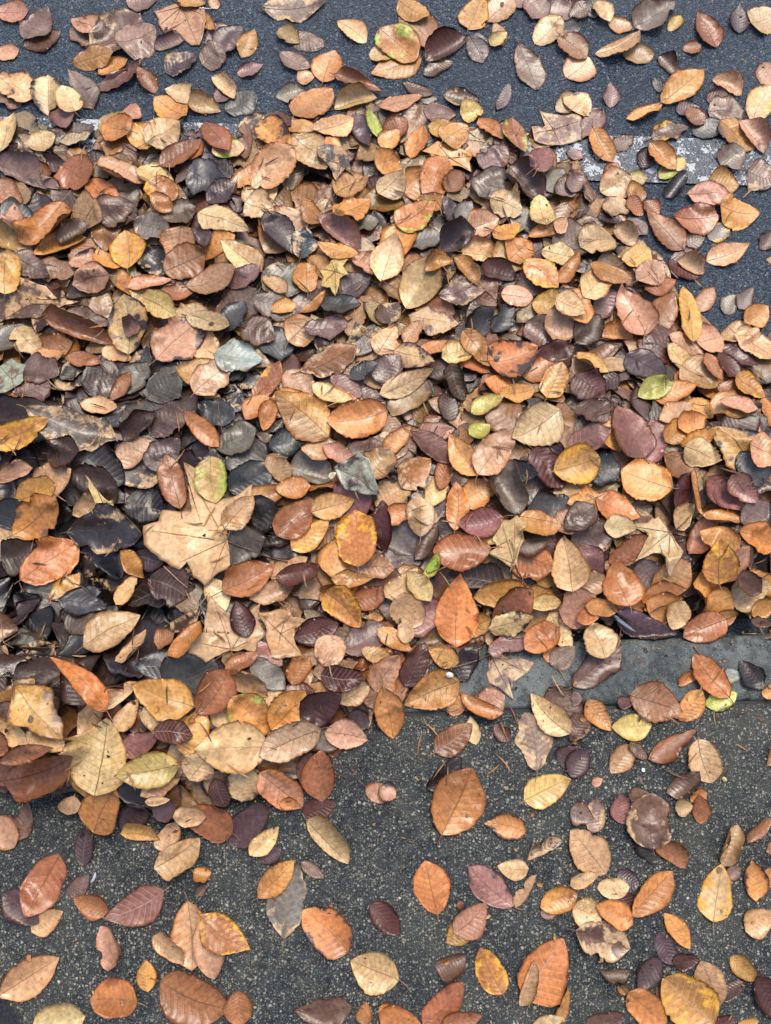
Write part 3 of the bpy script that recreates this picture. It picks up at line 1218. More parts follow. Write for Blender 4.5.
590 390 680 330 80 ta v
515 290 665 300 90 rb w+
520 270 600 250 40 pk -
160 310 290 370 100 ta c
50 430 155 280 120 ru +
190 380 310 510 130 oc yg+
320 490 435 360 130 oc +
440 460 580 370 115 rb +
610 460 690 470 80 pl -
525 510 680 540 100 pk v+
200 771 230 640 120 cr b
285 570 55 570 180 cr w+
495 500 290 590 120 cr v+
285 660 430 790 130 pk v
430 700 470 590 60 ro -
510 771 510 580 115 ru +
100 690 130 800 70 rb .
0 560 30 460 80 oc .
0 690 100 570 110 cr pv
0 460 60 440 80 ma -
60 430 130 470 90 sl -
120 420 200 450 60 cr -
290 340 340 390 50 cr -
250 240 350 330 100 gy -
700 771 740 710 90 pk .
@380 600
300 310 370 165 95 db -
440 60 600 150 90 br -
150 60 60 200 90 db -
70 10 150 75 100 ta .
140 80 205 50 70 ro -
100 165 90 70 60 ta +
0 120 110 190 60 oc v
325 130 420 80 80 oc v
415 200 575 170 80 ma s
425 110 580 70 100 cr pb+
580 60 640 40 60 ta -
640 60 715 190 90 cr v
675 110 550 190 100 or +
580 20 680 10 50 ye .
630 220 700 200 60 or -
660 250 745 180 90 ma .
730 30 790 80 80 pk .
100 330 170 170 95 rb +
300 240 190 195 80 oc +
0 330 60 240 90 pk .
50 530 10 340 110 oc +
255 400 330 410 90 oc .
300 315 100 400 140 oc v+
360 430 475 370 110 pk .
315 360 470 430 70 or cv+
215 585 350 480 100 ru w+
370 555 350 450 60 cr .
440 480 500 540 60 br .
600 650 560 440 145 ma p+
650 340 771 520 130 br -
725 510 585 365 110 cr sv+
185 730 310 610 90 db .
240 895 350 655 190 or v+
560 770 725 690 120 ye v+
700 640 771 570 110 pl .
0 720 60 760 70 pk b
@571 600
0 60 60 10 90 pk .
20 80 120 50 60 or .
60 30 180 30 60 oc .
170 0 270 30 60 or .
290 20 410 60 90 or .
100 225 60 100 140 cr +
150 60 380 130 90 pl .
395 110 430 10 100 cr .
545 85 390 150 110 ru v+
510 10 590 60 90 oc .
540 70 630 60 60 oc .
660 60 750 20 70 oc .
670 80 750 100 40 br .
10 330 190 180 120 br .
415 330 495 290 60 or c
600 370 475 215 100 or v+
740 340 650 240 90 db s+
590 300 650 290 60 gg -
520 405 635 360 70 gr b
415 460 495 350 90 oc .
160 490 305 480 105 ye +
230 370 420 430 150 ru v+
60 390 150 500 80 or +
180 400 240 390 50 rb -
0 380 40 380 60 ma .
0 540 50 440 90 br .
155 665 230 560 90 ta s
225 545 290 610 50 br .
490 540 540 700 120 cr v
300 610 475 500 110 ru k+
370 740 480 660 90 br c
460 771 520 740 60 or .
0 680 60 580 90 pl .
740 370 790 330 50 oc .
220 750 310 760 60 br .
80 710 120 690 35 pk .
@0 800
60 150 110 10 85 ma .
55 180 -20 70 130 pk +
320 250 350 100 70 pl .
125 505 240 430 90 ta .
150 470 20 360 130 pl .
230 215 125 430 140 ru +
270 370 340 290 80 ma -
415 430 290 380 95 ru v+
630 350 415 450 130 ro w+
420 650 390 490 140 pk k
10 745 225 610 130 ta +
130 880 325 830 140 cr +
570 735 565 620 75 oc +
530 775 355 770 140 or +
725 395 745 640 140 ta v
590 530 710 620 110 ta cp
625 700 875 800 190 ru v+
600 180 680 80 100 cr c
600 260 765 150 130 cr vc
470 130 615 150 95 oc vc+
560 10 650 0 40 cr .
240 20 340 0 60 cr .
470 110 580 10 90 pl -
600 60 690 10 90 pl -
@190 800
160 170 300 10 120 pl .
165 120 -10 40 140 ru .
-52 60 60 60 80 cr +
440 70 560 10 90 rb .
350 10 430 30 50 or .
235 205 340 105 75 cr v+
455 80 605 240 130 ta vc+
270 240 350 190 70 pl -
430 240 515 300 60 ma -
365 525 420 250 150 gy p+
265 370 400 235 100 oc v+
605 580 440 430 145 or yb+
90 690 40 470 110 pk .
50 440 225 570 125 or y+
185 735 195 870 105 ru +
620 800 410 810 120 br +
15 270 80 280 60 oc c
20 370 60 330 35 br .
800 690 625 620 150 ta v+
700 395 808 520 90 rb +
665 860 680 780 60 or .
730 800 790 830 80 or .
@380 800
560 120 405 90 110 oc bpv+
220 435 175 240 135 or v+
510 405 345 260 120 ro bv
570 265 455 255 75 cr v+
525 410 600 290 80 ta k
570 230 700 160 110 br pk
620 440 700 420 60 ma -
620 410 755 360 100 oc v+
260 550 370 480 90 oc -
290 510 405 400 110 pk v+
215 640 325 600 110 br c+
470 740 385 570 100 or yd+
580 770 700 540 180 or w
540 790 590 620 70 ta cv+
690 860 720 720 50 oc .
590 870 700 830 60 cr .
170 860 315 705 100 ru .
240 864 390 830 90 ru +
0 820 155 860 120 or .
@571 800
330 240 250 90 110 db -
120 560 20 480 110 db -
150 330 240 420 90 rb -
660 700 560 760 70 br -
80 120 100 0 90 ma p
0 40 80 70 100 ma .
200 90 190 -20 80 ro .
310 180 310 -20 175 br ps+
500 90 490 -20 70 ru .
400 30 460 20 70 ta .
130 280 0 120 150 ta sv
0 330 100 290 90 cr c
10 410 110 470 110 cr v
105 340 215 330 80 cr v
230 470 95 400 95 or +
180 280 260 330 80 pl -
320 180 440 260 100 ru c
235 440 385 280 110 or v+
585 250 640 100 60 ta r
660 160 771 80 80 ru c
545 460 570 250 130 cr y+
600 300 650 260 60 ma -
710 385 690 235 90 oc b+
670 500 790 440 110 ta +
740 280 790 320 80 or .
340 510 390 630 70 pl .
390 620 490 610 70 rb .
340 610 260 740 100 pl .
455 570 360 440 70 oc +
20 500 220 570 130 br p
115 660 225 660 70 br c
180 710 215 750 40 or .
615 605 715 690 75 oc +
500 620 560 800 110 pk v
540 850 350 680 180 or yw+
220 740 360 864 110 or .
330 720 390 840 50 br -
715 680 790 840 110 rb +
60 864 200 830 90 br .
550 864 630 840 70 rb .
640 864 720 850 40 oc .
'''
Z = 3.855
REC = []
ox = oy = 0
for line in DATA.strip().splitlines():
    t = line.split()
    if t[0][0] == '@': ox, oy = float(t[0][1:]), float(t[1]); continue
    bx, by, tx, ty, wd = (float(q) / Z for q in t[:5])
    fl = t[6].replace('.', '')
    REC.append(dict(b=(ox + bx, oy + by), t=(ox + tx, oy + ty), w=wd, c=t[5], f=fl.replace('+', '').replace('-', ''),
                    lv=2 if '+' in fl else (0 if '-' in fl else 1)))
# drop readings of the same leaf made twice where two tiles overlap
KEEP = []
for r in REC:
    m = (np.array(r['b']) + np.array(r['t'])) / 2; r['m'] = m; r['l'] = float(np.hypot(*(np.array(r['t']) - np.array(r['b']))))
    if any(np.hypot(*(m - q['m'])) < 0.16 * min(r['l'], q['l']) and abs(r['l'] - q['l']) < .3 * r['l'] and q['c'] == r['c'] for q in KEEP): continue
    KEEP.append(r)
REC = KEEP

MAPLES = [
 dict(o=(0, 0), c=(715, 80), col='ta', f='v', at=1, stalk=((700, 25), (640, -20)), tips=[(600, 52), (612, 100), (645, 135), (765, 180), (790, 60)],
      p=[(595, 50), (650, 25), (690, 15), (720, 0), (745, 35), (790, 40), (800, 90), (771, 180), (740, 180), (690, 135), (645, 95), (640, 140), (612, 100)],
      label='tan maple leaf with jagged lobes on the tarmac at the top left of the photo'),
 dict(o=(190, 0), c=(570, 630), col='cr', f='b', at=2, stalk=None, tips=[(565, 712), (632, 668), (630, 580), (492, 602)],
      p=[(490, 600), (545, 580), (600, 572), (635, 590), (615, 625), (633, 672), (598, 655), (565, 715), (535, 660), (500, 635)],
      label="small cream star-shaped maple leaf with a blackish middle, at the top of the pile"),
 dict(o=(380, 0), c=(670, 500), col='ma', f='p', at=1, stalk=None, tips=[(617, 427), (770, 465), (700, 568), (585, 515)],
      p=[(580, 510), (635, 490), (615, 425), (680, 440), (740, 440), (775, 460), (775, 550), (700, 570), (650, 580), (590, 560)],
      label='mauve brown maple leaf with a raised corner, lying between bare tarmac and the white line'),
 dict(o=(380, 0), c=(270, 610), col='oc', f='', at=1, stalk=None, tips=[(222, 556), (362, 602), (350, 658), (165, 600)],
      p=[(160, 600), (220, 555), (290, 565), (330, 580), (365, 600), (345, 620), (355, 660), (300, 640), (240, 650), (215, 620)],
      label='ochre maple leaf beside specks of white paint, at the upper edge of the pile'),
 dict(o=(0, 200), c=(120, 400), col='cr', f='p', at=1, stalk=None, tips=[(80, 328), (238, 400), (328, 410), (150, 464), (5, 465)],
      p=[(-20, 360), (80, 325), (200, 360), (240, 400), (330, 410), (250, 430), (150, 465), (70, 460), (0, 475), (-30, 420)],
      label='big cream maple leaf with a long pointed lobe, near the left edge of the pile'),
 dict(o=(0, 200), c=(45, 690), col='gg', f='p', at=2, stalk=None, tips=[(42, 606), (105, 650), (75, 770), (0, 640)],
      p=[(-30, 650), (10, 625), (40, 603), (75, 630), (107, 640), (100, 680), (108, 710), (80, 740), (70, 780), (20, 775), (-30, 790)],
      label='ragged grey-green lobed leaf at the left edge, below the big cream maple leaf'),
 dict(o=(190, 200), c=(560, 275), col='ye', f='', at=2, stalk=None, tips=[(505, 265), (545, 236), (612, 295), (562, 378), (507, 328)],
      p=[(498, 268), (520, 255), (545, 235), (580, 232), (610, 242), (590, 265), (613, 300), (578, 312), (562, 380), (540, 340), (505, 332), (515, 300)],
      label='small star-shaped pale yellow maple leaf right of the blue-black crumpled leaf'),
 dict(o=(190, 200), c=(690, 530), col='cr', f='pb', at=1, stalk=None, tips=[(642, 482), (720, 482), (758, 530), (640, 608)],
      p=[(595, 570), (620, 530), (640, 480), (680, 500), (720, 478), (735, 505), (762, 530), (720, 560), (700, 592), (640, 612), (620, 590)],
      label='mottled cream lobed leaf, crumpled, above a small slate leaf'),
 dict(o=(0, 400), c=(405, 415), col='cr', f='', at=2, stalk=None, tips=[(361, 312), (442, 392), (448, 428), (415, 458)],
      p=[(358, 308), (380, 340), (403, 372), (436, 402), (440, 388), (450, 430), (420, 462), (390, 432), (375, 385)],
      label='torn spike of cream maple leaf standing above the teal slate leaf'),
 dict(o=(0, 0), c=(205, 536), col='cr', f='', at=3, px=True, stalk=((226, 541), (286, 560)), tips=[(182, 461), (250, 485), (146, 530), (176, 564), (208, 585), (233, 566)],
      p=[(161, 509), (180, 511), (190, 511), (187, 490), (181, 459), (192, 465), (205, 480), (218, 497), (235, 495), (252, 483), (250, 504), (240, 518), (232, 528),
         (228, 536), (233, 569), (221, 574), (207, 587), (195, 578), (188, 563), (181, 571), (172, 567), (158, 556), (145, 545), (144, 526), (158, 521)],
      label='biggest maple leaf, pale tan with five lobes, under an upright yellow-green leaf'),
 dict(o=(190, 400), c=(650, 300), col='gg', f='b', at=2, stalk=None, tips=[(562, 262), (655, 212), (733, 374), (602, 348)],
      p=[(556, 262), (600, 238), (650, 208), (692, 240), (712, 310), (738, 378), (690, 372), (640, 355), (600, 350), (575, 310)],
      label='pale grey-green triangular leaf with a dark side, in the middle of the pile'),
 dict(o=(380, 400), c=(495, 545), col='cr', f='', at=2, stalk=((515, 630), (582, 748)), tips=[(470, 472), (520, 452), (558, 482), (416, 590), (522, 500)],
      p=[(430, 540), (445, 500), (470, 470), (495, 468), (520, 450), (540, 470), (562, 480), (535, 520), (548, 550), (528, 590), (520, 630), (500, 655), (470, 628), (415, 592), (450, 570)],
      label='cream maple leaf folded up along its middle, with a long stalk pointing down'),
 dict(o=(571, 400), c=(335, 545), col='cr', f='', at=3, stalk=((382, 510), (462, 448)), tips=[(232, 486), (340, 447), (418, 588), (370, 686), (236, 626)],
      p=[(228, 485), (290, 475), (312, 455), (340, 445), (365, 468), (372, 500), (385, 512), (400, 545), (422, 588), (395, 630), (370, 692), (345, 640), (338, 595),
         (300, 598), (230, 632), (268, 575), (288, 530), (270, 500)],
      label='smooth pale yellow maple leaf with three blunt lobes and a stalk, right of centre'),
 dict(o=(0, 600), c=(15, 165), col='ma', f='p', at=2, stalk=None, tips=[(2, 62), (84, 120), (58, 188)],
      p=[(-40, 90), (-10, 90), (0, 58), (20, 110), (88, 120), (50, 170), (66, 192), (0, 232), (-40, 220)],
      label='grey mauve maple leaf in the dark hollow at the left edge of the photo'),
 dict(o=(190, 600), c=(155, 130), col='cr', f='', at=3, stalk=((160, 190), (152, 235)), tips=[(90, -8), (272, 18), (285, 130), (30, 165), (80, 242)],
      p=[(28, 170), (40, 130), (66, 130), (80, 40), (92, -12), (128, 30), (160, 62), (200, 50), (240, 42), (276, 14), (266, 80), (292, 128), (270, 160), (266, 202), (215, 190),
         (165, 196), (130, 215), (80, 246), (60, 225), (22, 210)],
      label='cream maple leaf under a small maroon leaf, directly below the biggest maple leaf'),
 dict(o=(190, 600), c=(350, 130), col='ta', f='', at=3, stalk=None, tips=[(275, 55), (382, 26), (448, 80), (436, 216), (332, 224)],
      p=[(268, 50), (330, 38), (382, 24), (400, 68), (455, 78), (408, 112), (412, 170), (442, 218), (380, 224), (330, 226), (310, 180), (298, 140), (290, 90)],
      label='tan maple leaf with one sharp side lobe, right of the half-covered cream maple leaf'),
 dict(o=(380, 600), c=(485, 265), col='ma', f='p', at=1, stalk=((425, 210), (270, 262)), tips=[(412, 285), (560, 232), (570, 278), (512, 380)],
      p=[(408, 285), (428, 208), (500, 232), (560, 228), (602, 238), (572, 280), (512, 318), (505, 350), (514, 386), (460, 342), (418, 318)],
      label='mauve brown three-cornered leaf on the kerb with a long thin stalk to its left'),
]

# ------------------------------------------------------------------ settle everything, lowest first
PLACED = []       # dict(grid, code, flags, seed, kind, rec)
def put_filler(px, py, lmm, code, flags, seed, flat=0.8, lean=0.10):
    c = hit(px, py); a = np.random.default_rng(seed).uniform(0, 2 * math.pi)
    d = np.array([math.cos(a), math.sin(a)]) * lmm / 2
    P = make_blade(c - d, c + d, lmm * np.random.default_rng(seed + 1).uniform(.5, .85), flags, 19, 11, seed, flat, lean, np.random.default_rng(seed + 2).uniform(.02, .06) * (2.0 if in_poly(np.array([px]), np.array([py]), DARKZ)[0] else 1.0), np.random.default_rng(seed + 3).choice([.08, .3, .5], p=[.4, .35, .25]))
    stamp(P, 3, 3); PLACED.append(dict(P=P, c=code, f=flags, s=seed, kind='fill', rec=None, wet=.30 if in_poly(np.array([px]), np.array([py]), DARKZ)[0] else .54))  # filler darkened as wet rot and as painted shade between upper leaves

fill_codes = ['br', 'ma', 'pl', 'ta', 'ru', 'db', 'oc', 'gy', 'pk', 'rb', 'sl', 'or', 'cr']
fw = np.array([.20, .07, .02, .22, .13, .06, .15, .01, .08, .04, .00, .04, .04]); fw /= fw.sum()
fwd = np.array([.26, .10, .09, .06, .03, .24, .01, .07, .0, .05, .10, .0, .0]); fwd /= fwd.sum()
HOLLOW = [(-10, 560), (60, 565), (140, 600), (150, 660), (60, 690), (-10, 700)]
DARKZ = [(-40, 370), (120, 350), (270, 375), (300, 460), (285, 580), (200, 600), (200, 640), (160, 700), (-40, 700)]
seed = 1000
nfill = 0
HOLES = np.zeros((0, 2)); FPIX = in_poly(np.clip(pp[..., 0], 1, 769), pp[..., 1], FILL) & (pp[..., 0] > -60) & (pp[..., 0] < 830); H0 = H.copy()
CLEAR = [(76, 120, 107, 164), (464, 148, 500, 182), (330, 130, 352, 150), (745, 500, 771, 600), (690, 490, 720, 510), (738, 570, 771, 590), (560, 380, 575, 392), (425, 640, 620, 720)]
while nfill < 1900:
    px, py = rng.uniform(-30, 800), rng.uniform(95, 800)
    if nfill > 900:                                        # then fill where the litter still lies bare
        if len(HOLES) == 0 or rng.random() < .04: HOLES = pp[FPIX & (H - H0 < .0007)]
        if len(HOLES) < 40: break
        px, py = HOLES[rng.integers(len(HOLES))] + rng.normal(0, 5, 2)
    if rng.random() < .8 and in_poly(np.array([px]), np.array([py]), HOLLOW)[0]: nfill += .25; continue
    if any(a < px < c and b_ < py < d for a, b_, c, d in CLEAR): nfill += .25; continue
    if not in_poly(np.array([min(max(px, 1), 769)]), np.array([py]), FILL)[0]: continue
    dk = in_poly(np.array([px]), np.array([py]), DARKZ)[0]
    seed += 3; nfill += 1
    put_filler(px, py, rng.uniform(.055, .10) * (1.25 if dk else 1), rng.choice(fill_codes, p=fwd if dk else fw), rng.choice(['', 'c', 'p', 'k', 's', 'b']), seed)
# thin scatter beyond the frame so the place goes on
for _ in range(150):
    px, py = (rng.uniform(-110, -15), rng.uniform(60, 900)) if rng.random() < .5 else (rng.uniform(786, 880), rng.uniform(60, 900))
    seed += 3; put_filler(px, py, rng.uniform(.05, .085), rng.choice(['or', 'oc', 'ta', 'pk', 'ru', 'cr', 'br', 'ma']), '', seed)

def compact(D):
    """the heap settles under its own weight: squeeze everything lying so far, keeping its order"""
    global H
    f = lambda z, z0: z0 + D * np.maximum(z - z0, 0) + np.minimum(z - z0, 0)
    B0 = blur(H0, 1)
    for q in PLACED:
        P = q['P']
        i = np.clip(((P[..., 1] - GY0) / CELL).astype(int), 0, NYG - 1); j = np.clip(((P[..., 0] - GX0) / CELL).astype(int), 0, NXG - 1)
        P[..., 2] = f(P[..., 2], B0[i, j])
    H = np.maximum(f(H, B0), H0)
compact(.68)

def place_rec(r, s):
    b, t = hit(*r['b']), hit(*r['t'])
    zz = blur_h((b + t) / 2)
    b, t = at(*r['b'], zz), at(*r['t'], zz)
    mid = (b + t) / 2; dpx = at(r['m'][0] + 10, r['m'][1], zz) - at(r['m'][0], r['m'][1], zz)
    dpy = at(r['m'][0], r['m'][1] + 10, zz) - at(r['m'][0], r['m'][1], zz)
    dv = np.array(r['t']) - np.array(r['b']); dv = dv / (np.hypot(*dv) + 1e-9); pv = np.array([-dv[1], dv[0]])
    wd = np.linalg.norm(pv[0] * dpx + pv[1] * dpy) / 10 * r['w']
    inp = in_poly(np.array([min(max(r['m'][0], 1), 769)]), np.array([r['m'][1]]), PILE)[0]
    old = r['c'] in ('gy', 'sl', 'db', 'ma', 'br') or any(q_ in r['f'] for q_ in 'pk')
    if inp:
        # half-hidden leaves were read by what shows of them: give them back a whole leaf's size
        Lr = np.linalg.norm(t - b); rs = np.random.default_rng(s + 3)
        want = max(Lr * 1.06, (.074, .064, 0)[r['lv']] * rs.uniform(.85, 1.12)) if r['f'] != 'r' else Lr
        k_ = want / Lr; c_ = (b + t) / 2
        b, t = c_ + (b - c_) * k_, c_ + (t - c_) * k_
        wd = max(wd * (k_ if k_ < 1.1 else 1 + .8 * (k_ - 1)), want * rs.uniform(.46, .56) if r['lv'] < 2 else 0)
    P = make_blade(b, t, wd, r['f'], 25, 13, s, 1.0, (0.13 if r['lv'] < 2 else 0.09) if inp else 0.03, (.038 if old else (.022 if inp and r['lv'] < 2 else .008)) * (1.5 if r['lv'] == 0 else 1), .18 if old else (.13 if inp and r['lv'] < 2 else .04))
    stamp(P, 3, 3); PLACED.append(dict(P=P, c=r['c'], f=r['f'], s=s, kind='leaf', rec=r, wet=((.5 if in_poly(np.array([r['m'][0]]), np.array([r['m'][1]]), DARKZ)[0] else .8) if r['c'] in ('gy', 'sl', 'db', 'br', 'ma', 'pl') and inp else 1.0), L=float(np.linalg.norm(t - b)), W=float(wd)))

def place_maple(m, s):
    conv = (lambda q: (q[0], q[1])) if m.get('px') else (lambda q: (m['o'][0] + q[0] / Z, m['o'][1] + q[1] / Z))
    m['pp'] = [conv(q) for q in m['p']]; m['cc'] = conv(m['c']); m['tt'] = [conv(q) for q in m['tips']]
    m['ss'] = [conv(q) for q in m['stalk']] if m['stalk'] else None
    P, c = make_maple(m['pp'], m['cc'], s)
    stamp(P, 3, 2); PLACED.append(dict(P=P, c=m['col'], f=m['f'], s=s, kind='maple', rec=m))

s0 = 20000
for lv in (0, 1, 2):
    for i, m in enumerate(MAPLES):
        if (m['at'] == lv and lv < 2): place_maple(m, 90000 + 11 * i)
    if lv == 2:
        for i, m in enumerate(MAPLES):
            if m['at'] >= 2: place_maple(m, 90000 + 11 * i)
    for i, r in enumerate(REC):
        if r['lv'] == lv: place_rec(r, s0 + 13 * i)
    compact((.85, .90, .97)[lv])

# ------------------------------------------------------------------ which leaves show, and how much (a height-ordered count)
TOPZ = np.full(H.shape, -9.0); TOPI = -np.ones(H.shape, int)
for k_, q in enumerate(PLACED):
    Q = resample(q['P'], 4, 4 if q['kind'] != 'maple' else 2)
    i = ((Q[..., 1] - GY0) / CELL).astype(int).ravel(); j = ((Q[..., 0] - GX0) / CELL).astype(int).ravel(); z = Q[..., 2].ravel()
    ok = (i > 0) & (i < NYG) & (j > 0) & (j < NXG); i, j, z = i[ok], j[ok], z[ok]
    hi = z > TOPZ[i, j]
    TOPZ[i[hi], j[hi]] = z[hi]; TOPI[i[hi], j[hi]] = k_
pix = project(np.stack([GX, GY, TOPZ.clip(-.1, .2)], -1))
inframe = (pix[..., 0] > 0) & (pix[..., 0] < IMG_W) & (pix[..., 1] > 0) & (pix[..., 1] < IMG_H)
cnt = np.bincount(TOPI[(TOPI >= 0) & inframe], minlength=len(PLACED))
for k_, q in enumerate(PLACED): q['vis'] = int(cnt[k_])
cand = [q for q in PLACED if q['kind'] == 'leaf']
cand.sort(key=lambda q: -q['vis'])
SINGLE = cand[:300]; rest = cand[300:]
# ------------------------------------------------------------------ labels: what the leaf looks like, then what it lies on or next to
def looks(q):
    r = q['rec']; f = q['f']; L = q['L']
    st = ('rolled-up' if 'r' in f else 'torn' if 'k' in f else 'curled' if 'c' in f else 'speckled' if 's' in f else 'green-tinged' if 'g' in f
          else 'dark-blotched' if 'b' in f else 'mottled' if 'p' in f else 'yellow-tinged' if 'y' in f else 'domed' if 'd' in f
          else 'dark-veined' if 'v' in f else 'pale-veined' if 'w' in f else '')
    sz = 'large' if L > .088 else 'small' if L < .052 else ''
    if not sz and q['W'] / L < .5: sz = 'narrow'
    elif not sz and q['W'] / L > .8: sz = 'broad'
    return sz, st, WORD[q['c']]

def zone(m, q):
    P = q['P'].reshape(-1, 3).mean(0); a = across(P[0], P[1]); x, y = m
    l_off = float(np.dot(P[:2] - L0, ln_))
    if in_poly(np.array([min(max(x, 1), 769)]), np.array([y]), PILE)[0]:
        return 'in the dark wet left of the pile' if in_poly(np.array([x]), np.array([y]), DARKZ)[0] else 'in the leaf pile'
    if a < -0.005: return 'on the gritty pavement'
    if a < KW + .004: return 'on the kerb'
    if abs(l_off) < hw + .02: return 'on the worn white line'
    return 'on the tarmac beyond the white line' if l_off > 0 else 'on the tarmac beside the pile'

MARK = [('the biggest maple leaf', (200, 530)), ('the three-lobed pale yellow maple leaf', (657, 545)), ('the cream maple leaf with a maroon leaf on it', (231, 634)),
        ('the blue-black crumpled leaf', (306, 246)), ('the pale grey-green triangular leaf', (358, 477)), ('the folded cream maple leaf', (508, 541)),
        ('the small star-shaped yellow maple leaf', (335, 271)), ('the upright yellow-green leaf', (214, 480)), ('the bright green scrap', (431, 566)),
        ('the tan maple leaf with one sharp lobe', (281, 634)), ('the three-cornered mauve leaf', (506, 669)), ('the white pebble', (449, 675)),
        ('the pale grey-green mouldy leaf', (239, 357)), ('the jagged maple leaf at top left', (185, 21)), ('the teal slate leaf', (106, 533))]
def rel(m, o):
    dx, dy = m[0] - o[0], m[1] - o[1]
    return ('right of' if dx > 0 else 'left of') if abs(dx) > abs(dy) else ('below' if dy > 0 else 'above')
def art(s): return ('an ' if s[0] in 'aeiou' else 'a ') + s
def region(m):
    v = 'top' if m[1] < 200 else 'upper' if m[1] < 400 else 'middle' if m[1] < 600 else 'lower' if m[1] < 800 else 'bottom'
    h_ = 'left' if m[0] < 195 else 'centre left' if m[0] < 385 else 'centre right' if m[0] < 580 else 'right'
    return f'{v} {h_} of the photo'

pool = [q for q in cand if q['vis'] > 30]
for q in pool:
    q['mid'] = tuple(project(q['P'].reshape(-1, 3).mean(0))); q['look'] = looks(q); q['zone'] = zone(q['mid'], q); q['reg'] = region(q['mid'])
    q['near'] = set(); m = q['mid']
    q['mk'] = sorted((math.hypot(m[0] - p[0], m[1] - p[1]), f'{rel(m, p)} {n}') for n, p in MARK if 18 < math.hypot(m[0] - p[0], m[1] - p[1]) < 95)
for q in pool:
    nb = []
    for o_ in pool:
        if o_ is q: continue
        d = math.hypot(q['mid'][0] - o_['mid'][0], q['mid'][1] - o_['mid'][1])
        if d < 1.05 * (q['rec']['l'] + o_['rec']['l']) / 2 + 6:
            sz, st, cw = o_['look']
            for desc in {cw, (st + ' ' + cw).strip(), ' '.join(w_ for w_ in (sz, st, cw) if w_)}:
                nb.append((d, len(desc), f"{rel(q['mid'], o_['mid'])} {art(desc)} leaf", o_['vis']))
    q['nb'] = {t[2] for t in nb}; q['nbl'] = [t[2] for t in sorted(nb, key=lambda t: (t[0] - t[3] * .02))]
    q['mks'] = {t[1] for t in q['mk']}

def own(q): return ' '.join(w_ for w_ in q['look'] if w_)
def matches(o_, look, zn, rels, reg):
    return o_['look'] == look and (zn is None or o_['zone'] == zn) and all(t in o_['nb'] or t in o_['mks'] for t in rels) and (reg is None or o_['reg'] == reg)
def make_label(q, used):
    lk = q['look']; opts = []
    rels1 = [t[1] for t in q['mk'][:2]] + q['nbl'][:7]
    pile = 'pile' in q['zone'] and 'beside' not in q['zone']
    if not pile: opts += [(q['zone'], [t], None) for t in rels1[:4]]
    opts += [(q['zone'] if pile and 'dark' not in q['zone'] else None, [t], q['reg']) for t in rels1] + [(None, [t], q['reg']) for t in rels1]
    opts += [(q['zone'], [], q['reg'])]
    for i, t in enumerate(rels1):
        for t2 in rels1[i + 1:]:
            if t.split(' a ')[0] != t2.split(' a ')[0]: opts.append((None, [t, t2], None))
    for i, t in enumerate(rels1):
        for t2 in rels1[i + 1:]: opts.append((None, [t, t2], q['reg']))
    for zn, rels, reg in opts:
        if sum(matches(o_, lk, zn, rels, reg) for o_ in pool) == 1:
            txt = f"{own(q)} beech leaf" + (f" {zn}" if zn else '') + ''.join((', ' if (i == 0 and zn) else ' ' if i == 0 else ' and ') + t for i, t in enumerate(rels)) + (f", {reg}" if reg else '')
            if len(txt.split()) <= 16 and txt not in used: return txt
    return None

# ------------------------------------------------------------------ build the objects
def tint(code, k=0.5): return tuple(np.clip(lin(PAL[code]) * k, .004, .7))
STALK_MAT = {'tan': mat_plain('tan_stalk', (0.24, 0.145, 0.085), .5), 'dark': mat_plain('dark_stalk', (0.055, 0.032, 0.022), .5), 'pale': mat_plain('pale_stalk', (0.33, 0.20, 0.13), .5), 'mid': mat_plain('brown_stalk', (0.14, 0.075, 0.045), .5)}

def root(name, loc, label, cat, group=None):
    e = bpy.data.objects.new(name, None); COL.objects.link(e); e.location = loc; e.empty_display_size = .02
    e['label'] = label; e['category'] = cat
    if group: e['group'] = group
    return e

def blade_obj(q, base, mat, parent, closed=False):
    V, F = blade_mesh(q['P'], closed)
    me = quad_mesh('blade', V - base, F); write_attrs(me, traits(q['P'], q['c'], q['f'], q['s'], closed, q.get('wet', 1.0)))
    return link('blade', me, mat, parent)

def lift(pts, up=.0009):
    pts = np.asarray(pts, float); z = hs(pts[:, 0], pts[:, 1]); z = np.convolve(np.pad(z, 1, mode='edge'), [.25, .5, .25], 'valid')
    return np.column_stack([pts, z + up])

